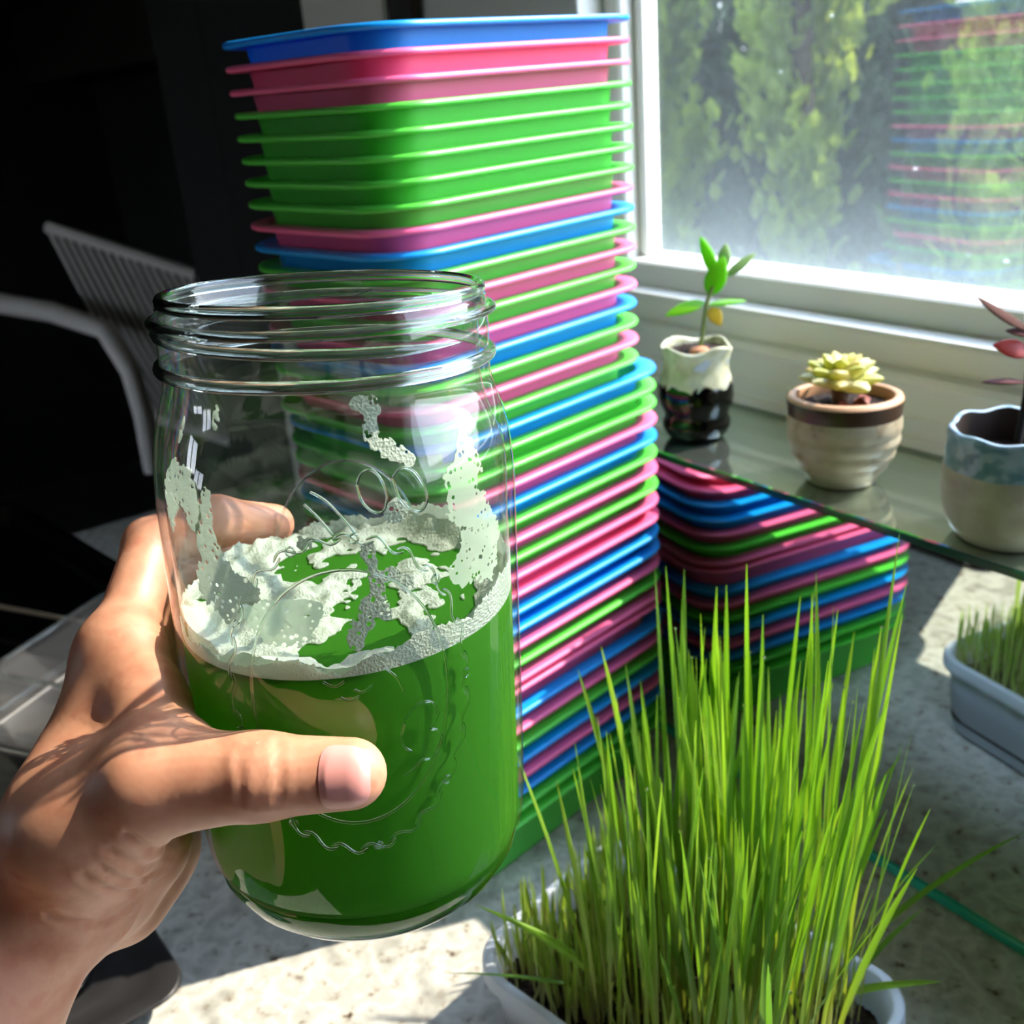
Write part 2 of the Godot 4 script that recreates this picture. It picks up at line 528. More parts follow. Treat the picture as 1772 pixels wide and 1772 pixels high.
func build_ledge() -> void:
	var l := thing("glass_ledge", "greenish mirror-like glass ledge under the window carrying three pots", "ledge")
	part("glass_top", box_mesh(V(-1.08, 0.2115, -0.5415), V(0.75, 0.2160, -0.4340), 0.0005), M.ledge_glass, l)
	part("front_edge", box_mesh(V(-1.08, 0.2115, -0.4339), V(0.75, 0.2158, -0.4328), 0.0003), M.glass_edge, l, "dark green polished edge")
	var b := thing("mirror_panel", "mirror panel standing on the counter below the glass ledge", "mirror")
	part("mirror", box_mesh(V(-1.08, 0.0005, -0.4400), V(0.75, 0.2112, -0.4345), 0.0005), M.mirror, b)
	part("bottom_edge", box_mesh(V(-1.08, 0.0005, -0.4344), V(0.75, 0.0065, -0.4325), 0.0005), M.teal_edge, b, "teal polished bottom edge")

func build_counter() -> void:
	struct("countertop", box_mesh(V(-1.21, -0.04, -0.4405), V(-0.07, 0.0, 0.24), 0.003), M.marble, "speckled white marble countertop below the window", "countertop")
	struct("counter_base", box_mesh(V(-1.19, -0.92, -0.4405), V(-0.09, -0.041, 0.20), 0.003), M.dark_wood, "dark cabinet body under the marble countertop", "cabinet")

# ---------------------------------------------------------------- outdoors
func build_outdoors() -> void:
	struct("ground", box_mesh(V(-14, -1.5, -16), V(10, -1.4, -0.9), 0.01), mat(Color(0.25, 0.30, 0.15), 0.9), "lawn outside the window", "ground")
	var spray := Geo.new()   # a flat scaly conifer spray: a stem with side twigs
	for k in 7:
		var s := -1.0 if k % 2 else 1.0
		var b := V(0, 0.0, 0.012 * k)
		var len_ := 0.05 - 0.004 * k
		var t := b + V(s * len_ * 0.7, 0.004 * sin(k * 2.0), len_)
		var w := V(0.006, 0.003, 0)
		var q := spray.v.size()
		spray.vert(b - w); spray.vert(b + w); spray.vert((b + t) / 2 + V(s * 0.009, 0.002, 0)); spray.vert(t); spray.vert((b + t) / 2 - V(s * 0.006, 0.002, -0.006))
		spray.tri(q, q + 1, q + 2); spray.tri(q, q + 2, q + 3); spray.tri(q, q + 3, q + 4)
	var sm := spray.mesh()
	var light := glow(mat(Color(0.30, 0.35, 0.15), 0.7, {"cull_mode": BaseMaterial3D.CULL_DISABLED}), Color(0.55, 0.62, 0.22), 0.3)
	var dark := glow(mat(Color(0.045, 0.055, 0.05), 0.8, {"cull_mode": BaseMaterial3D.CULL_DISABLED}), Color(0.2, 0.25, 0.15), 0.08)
	var spots := [
		[V(-2.62, -1.4, -2.35), 0.26, light, "yellow-green conifer at the left edge of the window"],
		[V(-1.98, -1.4, -2.35), 0.24, light, "yellow-green conifer in the middle of the window"],
		[V(-1.36, -1.4, -2.4), 0.24, light, "yellow-green conifer behind the tray reflections in the window"],
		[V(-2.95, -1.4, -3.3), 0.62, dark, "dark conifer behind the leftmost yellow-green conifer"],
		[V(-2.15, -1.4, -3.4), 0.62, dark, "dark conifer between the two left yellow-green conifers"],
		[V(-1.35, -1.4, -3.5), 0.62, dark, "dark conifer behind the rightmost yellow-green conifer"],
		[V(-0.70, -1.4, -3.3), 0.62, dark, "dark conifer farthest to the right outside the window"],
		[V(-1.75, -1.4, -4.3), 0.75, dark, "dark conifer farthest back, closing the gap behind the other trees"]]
	for s in spots:
		var rad: float = s[1]
		var is_light: bool = rad < 0.4
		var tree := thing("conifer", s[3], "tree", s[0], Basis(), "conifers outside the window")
		part("trunk", tube([V(0, 0, 0), V(0.02, 1.2, 0), V(0, 2.4, 0.01)], [0.06, 0.045, 0.02], 8), mat(Color(0.2, 0.14, 0.1), 0.9), tree)
		var mm := MultiMesh.new()
		mm.transform_format = MultiMesh.TRANSFORM_3D
		mm.mesh = sm
		var count := 5000 if is_light else 9000
		mm.instance_count = count
		# boughs: clumps of sprays around rising limbs
		var boughs := []
		for k in (17 if is_light else 60):
			var h := rng.randf_range(0.35, 2.7)
			var a := rng.randf_range(0, TAU_)
			var r := rad * (1.15 - 0.22 * h) * rng.randf_range(0.55, 1.0)
			boughs.append([V(cos(a) * r * 0.25, h - 0.15, sin(a) * r * 0.25), V(cos(a) * r, h + 0.30 + 0.15 * rng.randf(), sin(a) * r)])
		for k in count:
			var bo: Array = boughs[rng.randi() % boughs.size()]
			var t := rng.randf_range(0.1, 1.0)
			var p: Vector3 = bo[0].lerp(bo[1], t) + V(rng.randfn(), rng.randfn(), rng.randfn()) * (0.045 if is_light else 0.13) * (1.3 - t * 0.6)
			var dir: Vector3 = ((bo[1] - bo[0]).normalized() + V(rng.randf_range(-0.7, 0.7), rng.randf_range(-0.4, 0.8), rng.randf_range(-0.7, 0.7))).normalized()
			var bs := Basis.looking_at(-dir, V(rng.randf_range(-1, 1), 0.4, rng.randf_range(-1, 1)).normalized()).scaled(Vector3.ONE * (rng.randf_range(0.4, 0.8) if is_light else rng.randf_range(0.6, 1.2)))
			mm.set_instance_transform(k, Transform3D(bs, p))
		var f := MultiMeshInstance3D.new()
		f.multimesh = mm
		f.material_override = s[2]
		f.name = "foliage"
		f.set_meta("kind", "stuff")
		tree.add_child(f, true)

# ---------------------------------------------------------------- tray stack
func tray_meshes(l: float, w: float) -> Array:   # rim top at y = 0; body hangs below
	var wall := 0.0012
	var r := 0.030
	var g := Geo.new()
	var rim := []
	for q in [[0.0100, -0.0026], [0.0012, -0.0030], [0.0002, -0.0024], [0.0, -0.0014], [0.0005, -0.0003], [0.0014, 0.0], [0.0080, -0.0001], [0.0098, -0.0008]]:
		rim.append(round_rect(l - q[0], w - q[0], r - q[0] * 0.7, q[1]))
	g.rows(rim)
	var b := Geo.new()
	var body := []
	for q in [[0.0180, -0.0410], [0.0168, -0.0408], [0.0155, -0.0395], [0.0148, -0.0370], [0.0100, -0.0022], [0.0098, -0.0008], [0.0112, -0.0016], [0.0160, -0.0370], [0.0180, -0.0390]]:
		body.append(round_rect(l - q[0], w - q[0], maxf(0.012, r - q[0] * 0.75), q[1]))
	b.rows(body)
	b.fan(body[0], false)
	b.fan(body[-1], true)
	return [b.mesh(), g.mesh()]

func build_tray_stack() -> void:
	var seq := "BPPGGGGGPBGPGPBGPG" + "BGGPBGPGPPBBPGPPBPGBPBGG"
	var names := {"B": "blue", "P": "pink", "G": "green"}
	var mats := {"B": M.blue_tray, "P": M.pink_tray, "G": M.green_tray}
	var ones := ["", "first", "second", "third", "fourth", "fifth", "sixth", "seventh", "eighth", "ninth", "tenth", "eleventh", "twelfth", "thirteenth", "fourteenth", "fifteenth", "sixteenth", "seventeenth", "eighteenth", "nineteenth"]
	var small := tray_meshes(0.0945, 0.0655)
	var big := tray_meshes(0.1000, 0.0665)
	var th := deg_to_rad(10.0)
	var a := V(sin(th), 0, cos(th))
	var b := V(cos(th), 0, -sin(th))
	for n in range(1, seq.length() + 1):
		var ch := seq[n - 1]
		var ord_ := ""
		if n < 20: ord_ = ones[n]
		elif n % 10 == 0: ord_ = {20: "twentieth", 30: "thirtieth", 40: "fortieth"}[n]
		else: ord_ = {2: "twenty", 3: "thirty", 4: "forty"}[n / 10] + "-" + ones[n % 10]
		var tail := ""
		if n == 1: tail = "open topmost tray of all"
		elif n == seq.length(): tail = "standing on the counter, under a green one"
		else: tail = "between a %s tray and a %s tray" % [names[seq[n - 2]], names[seq[n]]]
		var y := 0.4454 - (n - 3.45) * 0.01048
		if n == 34: y += 0.0045      # two pink trays pressed close together
		var upper := n < 19
		var ca := (-0.289 - 0.0945) if upper else (-0.2935 - 0.1000)
		var cb := -0.363 - (0.0655 if upper else 0.0665)
		ca += rng.randf_range(-0.0004, 0.0004)
		cb += rng.randf_range(-0.0003, 0.0003)
		var p := a * ca + b * cb
		var t := thing("growing_tray", "%s plastic tray, %s from stack top, %s" % [names[ch], ord_, tail], "tray", V(p.x, y, p.z), Basis(Vector3.UP, th + rng.randf_range(-0.0025, 0.0025)), "coloured trays nested in the tall stack")
		var mm := small if upper else big
		part("body", mm[0], mats[ch], t)
		part("rim", mm[1], mats[ch], t)

# ---------------------------------------------------------------- jar
var jar_at := Vector3(-0.2519, 0.2172, -0.1039)
var jar_basis := Basis(Vector3(0.4245, -0.0571, -0.9036), Vector3(-0.0317, 0.9965, -0.0779), Vector3(0.9049, 0.0617, 0.4212)).orthonormalized()

func wall_point(deg: float, h: float, r: float) -> Vector3:
	var t := deg_to_rad(deg)
	return V(r * sin(t), h, r * cos(t))

func inner_radius(h: float) -> float:   # of the jar's inside
	if h < 0.022: return 0.0355 + 0.0118 * sqrt(maxf(0.0, 1.0 - pow((0.022 - h) / 0.014, 2.0)))
	if h < 0.134: return 0.0473
	if h < 0.158: return lerpf(0.0473, 0.0412, smoothstep(0.134, 0.158, h))
	return 0.0410

func build_jar() -> void:
	var jar := thing("glass_jar", "clear glass jar held in the hand, embossed, half full of green juice", "jar", jar_at, jar_basis)
	var outer := [Vector2(0.0001, 0.003), Vector2(0.028, 0.003), Vector2(0.032, 0.0006), Vector2(0.035, 0.0), Vector2(0.0385, 0.0018), Vector2(0.0428, 0.0062), Vector2(0.0462, 0.0122), Vector2(0.0485, 0.0195), Vector2(0.0494, 0.028), Vector2(0.0496, 0.05), Vector2(0.0496, 0.09), Vector2(0.0496, 0.128), Vector2(0.0492, 0.135), Vector2(0.0484, 0.142), Vector2(0.0468, 0.149), Vector2(0.0446, 0.1555), Vector2(0.0438, 0.159),
		Vector2(0.0441, 0.1605), Vector2(0.0452, 0.1618), Vector2(0.0456, 0.1634), Vector2(0.0452, 0.165), Vector2(0.0441, 0.1662), Vector2(0.0437, 0.168), Vector2(0.0437, 0.1722), Vector2(0.0441, 0.1733), Vector2(0.0454, 0.1741), Vector2(0.0460, 0.1752), Vector2(0.0454, 0.1763), Vector2(0.0441, 0.1771), Vector2(0.0433, 0.178), Vector2(0.0432, 0.1804), Vector2(0.0428, 0.1816), Vector2(0.0419, 0.182), Vector2(0.0410, 0.1816), Vector2(0.0405, 0.1804)]
	var prof := outer.duplicate()
	for h in [0.178, 0.170, 0.162, 0.158, 0.154, 0.150, 0.146, 0.142, 0.138, 0.134, 0.12, 0.08, 0.04, 0.022, 0.018, 0.0145, 0.012, 0.0105, 0.0092, 0.0083]:
		prof.append(Vector2(inner_radius(h), h))
	prof.append(Vector2(0.0340, 0.0080))
	prof.append(Vector2(0.0001, 0.0095))
	var ring_solid := func(r: float, h: float, a: float, b: float) -> ArrayMesh:
		var pp := []
		for k in 17:
			var t := -PI / 2 + TAU_ * k / 16.0
			pp.append(Vector2(r + a * cos(t), h + b * sin(t)))
		return lathe(pp, 96)
	part("lip", ring_solid.call(0.0419, 0.1803, 0.0014, 0.0017), M.ridge_glass, jar)
	part("thread_ring", ring_solid.call(0.0440, 0.1752, 0.0020, 0.0013), M.ridge_glass, jar)
	part("neck_ring", ring_solid.call(0.0440, 0.1634, 0.0016, 0.0017), M.ridge_glass, jar)
	var foot := []
	for q in outer:
		if q.y < 0.0195: foot.append(q)
	for h in [0.0182, 0.0145, 0.012, 0.0105, 0.0092, 0.0083]: foot.append(Vector2(inner_radius(h) - 0.0002, h))
	foot.append(Vector2(0.0340, 0.0080)); foot.append(Vector2(0.0001, 0.0095))
	part("glass_foot", lathe(foot, 96), M.ridge_glass, jar)
	var wo := []
	var wi := []
	for q in outer:
		if q.y < 0.158 and q.y > 0.018: wo.append(q)
	for h in [0.158, 0.162, 0.170, 0.1785]: wo.append(Vector2(0.0438 if h < 0.175 else 0.0433, h))
	for h in [0.1790, 0.170, 0.162, 0.158, 0.154, 0.150, 0.146, 0.142, 0.138, 0.134, 0.12, 0.08, 0.04, 0.022]: wi.append(Vector2(inner_radius(h), h))
	part("glass_wall", lathe(wo + wi, 96), M.jar_glass, jar)
	# screw thread: a short ridge running a little more than half way round
	var path := []
	var rad := []
	for k in 40:
		var t := lerpf(48.0, -200.0, k / 39.0)
		path.append(wall_point(t, lerpf(0.1695, 0.1755, k / 39.0), 0.0438))
		rad.append(0.0012 * smoothstep(0.0, 0.12, k / 39.0) * (1.0 - smoothstep(0.92, 1.0, k / 39.0)) + 0.0003)
	part("screw_thread", tube(path, rad, 8), M.ridge_glass, jar)
	# raised ornament on the front: oval line, a chain of scrolls round it and fruit outlines
	var ring := func(c: float, hc: float, a: float, b: float, t0: float, t1: float, n: int, r: float, R: float) -> ArrayMesh:
		var pp := []
		for k in n + 1:
			var t := deg_to_rad(lerpf(t0, t1, float(k) / n))
			pp.append(wall_point(c + a * sin(t), hc + b * cos(t), R))
		return tube(pp, [r], 6)
	for side in [0.0, 180.0]:
		part("embossed_oval", ring.call(-2.0 + side, 0.0845, 30.0, 0.0355, 0.0, 360.0, 72, 0.0004, 0.0496), M.ridge_glass, jar)
		var chain := Geo.new()
		for k in (26 if side < 90.0 else 0):
			var t := TAU_ * (k + 0.5) / 26.0
			var cth: float = -2.0 + side + 37.0 * sin(t)
			var ch: float = 0.0845 + 0.0435 * cos(t)
			var pp := []
			for e in 13:
				var s := e / 12.0
				var ang := t + (s - 0.5) * 0.30
				var off := 0.0013 * sin(s * TAU_)
				pp.append(wall_point(-2.0 + side + (37.0 + off * 900.0) * sin(ang), 0.0845 + (0.0435 + off) * cos(ang), 0.0497))
			tube_into(chain, pp, [0.0002, 0.00035, 0.00035, 0.00035, 0.00035, 0.00035, 0.00035, 0.00035, 0.00035, 0.00035, 0.00035, 0.00035, 0.0002], 5)
			if k % 3 == 0:
				var dot := []
				for e in 9:
					var s := TAU_ * e / 8.0
					dot.append(wall_point(cth + 1.3 * sin(s), ch + 0.0012 * cos(s), 0.0497))
				tube_into(chain, dot, [0.0003], 5)
		if side > 90.0: continue
		var sc := part("embossed_scrolls", chain.mesh(), M.ridge_glass, jar)
		sc.set_meta("kind", "stuff")
		var outlines := [
			[[13.1, 0.0769], [15.0, 0.0786], [16.9, 0.0800], [19.5, 0.0806], [22.2, 0.0797], [23.8, 0.0766], [22.8, 0.0742], [21.1, 0.0723], [23.0, 0.0716], [24.9, 0.0686], [23.4, 0.0655], [20.5, 0.0637], [17.5, 0.0640], [15.0, 0.0620], [11.5, 0.0605]],
			[[13.1, 0.0760], [11.9, 0.0735], [11.7, 0.0713], [12.6, 0.0690], [14.5, 0.0675]],
			[[-9.5, 0.0905], [-6.5, 0.0890], [-3.5, 0.0903]], [[-5.0, 0.0860], [-2.5, 0.0848], [0.5, 0.0860]], [[-1.0, 0.0880], [1.5, 0.0868], [4.5, 0.0885]],
			[[8.0, 0.0930], [11.5, 0.0895], [13.5, 0.0850]],
			[[4.5, 0.1410], [6.0, 0.1435], [9.0, 0.1440], [11.5, 0.1410], [12.5, 0.1365], [11.0, 0.1335], [8.0, 0.1340], [5.5, 0.1370], [4.5, 0.1410]],
			[[14.5, 0.1415], [17.0, 0.1435], [20.5, 0.1425], [23.5, 0.1385], [24.5, 0.1345], [22.5, 0.1320], [19.0, 0.1330], [16.0, 0.1365], [14.5, 0.1415]],
			[[-8.0, 0.1400], [-4.0, 0.1375], [0.0, 0.1330], [3.0, 0.1290]], [[-10.0, 0.1370], [-6.5, 0.1335], [-3.0, 0.1290]]]
		for f in outlines:
			var pp := []
			for e in f.size() - 1:
				for k in 4:
					var w := k / 4.0
					var p0: Array = f[maxi(e - 1, 0)]
					var p3: Array = f[mini(e + 2, f.size() - 1)]
					pp.append(wall_point(cubic_interpolate(f[e][0], f[e + 1][0], p0[0], p3[0], w), cubic_interpolate(f[e][1], f[e + 1][1], p0[1], p3[1], w), 0.0496))
			pp.append(wall_point(f[-1][0], f[-1][1], 0.0496))
			part("embossed_fruit_outline", tube(pp, [0.00034], 6), M.ridge_glass, jar)
	# the juice: fills the inside up to a level surface
	var level := 0.3095
	var top_h := func(t: float, r: float) -> float:      # height along the jar's axis at which the level plane lies
		var d := jar_basis * V(sin(t), 0, cos(t)) * r
		return (level - jar_at.y - d.y) / jar_basis.y.y
	var jg := Geo.new()
	var rows := []
	var hs := [0.0097, 0.0106, 0.0122, 0.0147, 0.0182, 0.0222, 0.04, 0.06, 0.08]
	for h in hs:
		var r := PackedVector3Array()
		for j in 96:
			var t := TAU_ * j / 96
			r.append(V(sin(t), 0, cos(t)) * (inner_radius(h) + 0.0003) + V(0, h - (0.0016 if h < 0.0100 else 0.0), 0))
		rows.append(r)
	for rr in [0.0476, 0.0455, 0.03, 0.015]:
		var r := PackedVector3Array()
		for j in 96:
			var t := TAU_ * j / 96
			r.append(V(rr * sin(t), top_h.call(t, rr) + (0.0008 if rr > 0.046 else 0.0), rr * cos(t)))
		rows.append(r)
	jg.rows(rows)
	jg.fan(rows[0], false)
	jg.fan(rows[-1], true)
	var juice := part("green_juice", jg.mesh(), M.juice, self)
	juice.transform = Transform3D(jar_basis, jar_at)
	tag(juice, "bright green grass juice filling the lower half of the jar", "juice")
	# foam
	var foam := thing("juice_foam", "pale bubbly foam floating on the juice and clinging to the glass", "foam", jar_at, jar_basis)
	var fn := FastNoiseLite.new()
	fn.seed = 31
	fn.frequency = 55.0
	fn.fractal_octaves = 3
	var fb := FastNoiseLite.new()
	fb.seed = 77
	fb.noise_type = FastNoiseLite.TYPE_CELLULAR
	fb.frequency = 520.0
	fb.fractal_type = FastNoiseLite.FRACTAL_NONE
	var head := sheet(func(u: float, v: float, lift: float) -> Vector3:
		var t := u * TAU_
		var r := 0.0467 * (1.0 - v)
		return V(r * sin(t), top_h.call(t, r) + 0.0002 + lift * (1.0 if v > 0.12 else 1.0 + (0.12 - v) * 9.0), r * cos(t)),
		func(u: float, v: float) -> float:
			var t := u * TAU_
			var r := 0.0467 * (1.0 - v)
			var p := V(r * sin(t), r * cos(t), 0)
			var m := 0.05 + 0.9 * fn.get_noise_2d(p.x, p.y) + 0.10 * fb.get_noise_2d(p.x, p.y)
			m += 0.45 * exp(-pow(v / 0.16, 2.0))          # a thick ring at the glass
			m += 0.55 * smoothstep(0.004, -0.02, p.x) * smoothstep(-0.02, 0.01, p.y)
			m -= 0.9 * exp(-(pow(p.x + 0.004, 2.0) + pow(p.y - 0.030, 2.0)) / 0.00008)
			return m * 0.4,
		240, 60, 0.0032)
	part("foam_head", head, M.foam, foam)
	# foam along the wall just above the level
	var collar := sheet(func(u: float, v: float, lift: float) -> Vector3:
		var t := u * TAU_
		return V(sin(t), 0, cos(t)) * (0.0475 - lift * 0.9) + V(0, top_h.call(t, 0.047) - 0.0014 + v * 0.022, 0),
		func(u: float, v: float) -> float:
			var t := u * TAU_
			var q := V(0.047 * sin(t), v * 0.022, 0.047 * cos(t))
			var e := 0.0075 + 0.006 * fn.get_noise_3d(q.x * 0.6, 0.0, q.z * 0.6) + 0.006 * maxf(0.0, sin(t)) + 0.0025 * fb.get_noise_2d(t * 0.047, q.y)
			return minf((e - q.y) * 120.0, (q.y - 0.0009 + 0.0012 * fn.get_noise_2d(t * 0.15, 3.0)) * 300.0 + 0.02),
		320, 24, 0.0011)
	part("foam_collar", collar, M.foam, foam)
	# streaks and patches left on the inside of the glass: [degrees, height, size, stretch upwards, amount]
	var streaks := [
		[[-62, 0.136, 0.0050, 1.5], [-53, 0.1375, 0.0045, 1.2], [-50, 0.131, 0.0036, 1.6], [-67, 0.130, 0.0035, 2.0]],
		[[-42.4, 0.155, 0.0018, 1.8]],
		[[-62, 0.150, 0.0015, 2.6]],
		[[-43.5, 0.134, 0.0024, 2.4], [-46, 0.126, 0.0038, 1.6], [-43, 0.119, 0.0046, 1.4], [-37, 0.1145, 0.0046, 1.1], [-30, 0.1125, 0.0038, 0.9], [-49, 0.112, 0.0036, 1.7], [-40, 0.108, 0.0036, 1.5]],
		[[12.7, 0.1575, 0.0030, 1.0], [11.4, 0.151, 0.0024, 1.8], [16.8, 0.147, 0.0034, 0.9], [21.8, 0.1441, 0.0028, 0.8], [8, 0.1585, 0.0025, 0.7]],
		[[15.7, 0.1325, 0.0042, 0.9]],
		[[-11.7, 0.1265, 0.0026, 1.0]],
		[[6.6, 0.1225, 0.0024, 1.7], [8.5, 0.1145, 0.0022, 2.0], [5.0, 0.108, 0.0028, 1.6], [13.0, 0.1165, 0.0022, 1.0], [17.5, 0.113, 0.0022, 1.5], [1.0, 0.101, 0.0030, 1.5], [10.5, 0.107, 0.0018, 1.8]],
		[[-26, 0.106, 0.0085, 0.75], [-18, 0.104, 0.0060, 1.0], [-12, 0.109, 0.0045, 0.9]],
		[[38, 0.134, 0.0060, 1.3], [46, 0.142, 0.0050, 1.4], [44, 0.125, 0.0060, 1.4], [52, 0.115, 0.0075, 1.6], [38, 0.112, 0.0050, 1.0]]]
	for s in streaks.size():
		var blobs: Array = streaks[s]
		var lo := 999.0
		var hi := -999.0
		var hl := 9.0
		var hh := 0.0
		for b in blobs:
			var dw: float = rad_to_deg(b[2] / 0.047) * 1.6
			lo = minf(lo, b[0] - dw); hi = maxf(hi, b[0] + dw)
			hl = minf(hl, b[1] - b[2] * b[3] * 1.6); hh = maxf(hh, b[1] + b[2] * b[3] * 1.6)
		var film := s >= 8
		var mesh_ := sheet(func(u: float, v: float, lift: float) -> Vector3:
			var h := lerpf(hl, hh, v)
			return wall_point(lerpf(lo, hi, u), h, inner_radius(h) + 0.00015 - lift),
			func(u: float, v: float) -> float:
				var d := lerpf(lo, hi, u)
				var h := lerpf(hl, hh, v)
				var m := 0.0
				for b in blobs:
					var x: float = deg_to_rad(d - b[0]) * 0.047 / b[2]
					var y: float = (h - b[1]) / (b[2] * b[3])
					m += exp(-1.2 * (x * x + y * y))
				var q := wall_point(d, h, 0.047)
				m += 0.28 * fn.get_noise_3d(q.x * 3.0, q.y * 3.0, q.z * 3.0)
				var hole := smoothstep(-0.55, -0.85, fb.get_noise_3d(q.x, q.y, q.z))
				var edge := m - 0.46 + 0.20 * fn.get_noise_3d(q.x * 8.0, q.y * 8.0, q.z * 8.0)
				var gate := clampf(1.25 - 0.75 * m + 0.5 * fn.get_noise_3d(q.x * 2.0, q.y * 2.0, q.z * 2.0), 0.0, 1.0)
				return minf(edge, 0.30 - 0.9 * hole * gate) * 0.6,
			int((hi - lo) * 0.00082 / 0.00028) + 8, int((hh - hl) / 0.00028) + 8, 0.0005)
		part("foam_streak", mesh_, M.foam_film if film else M.foam, foam)

# ---------------------------------------------------------------- hand
var bones := []       # [a, b, ra, rb, group]

func sd(p: Vector3) -> float:
	var palm := 1.0
	var fing := PackedFloat32Array([1.0, 1.0, 1.0, 1.0, 1.0])
	for q in bones:
		var ab: Vector3 = q[5]
		var ap: Vector3 = p - q[0]
		var t: float = clampf(ap.dot(ab) * q[6], 0.0, 1.0)
		var d: float = (ap - ab * t).length() - q[2] - q[7] * t
		var g: int = q[4]
		if g == 0:
			var h := clampf(0.5 + 0.5 * (palm - d) / 0.009, 0.0, 1.0)
			palm = lerpf(palm, d, h) - 0.009 * h * (1.0 - h)
		else:
			var f := fing[g - 1]
			var h := clampf(0.5 + 0.5 * (f - d) / 0.004, 0.0, 1.0)
			fing[g - 1] = lerpf(f, d, h) - 0.004 * h * (1.0 - h)
	var out := palm
	for k in 5:
		var kk := 0.010 if k == 0 else 0.006
		var m := palm
		var h := clampf(0.5 + 0.5 * (m - fing[k]) / kk, 0.0, 1.0)
		out = minf(out, lerpf(m, fing[k], h) - kk * h * (1.0 - h))
	return out

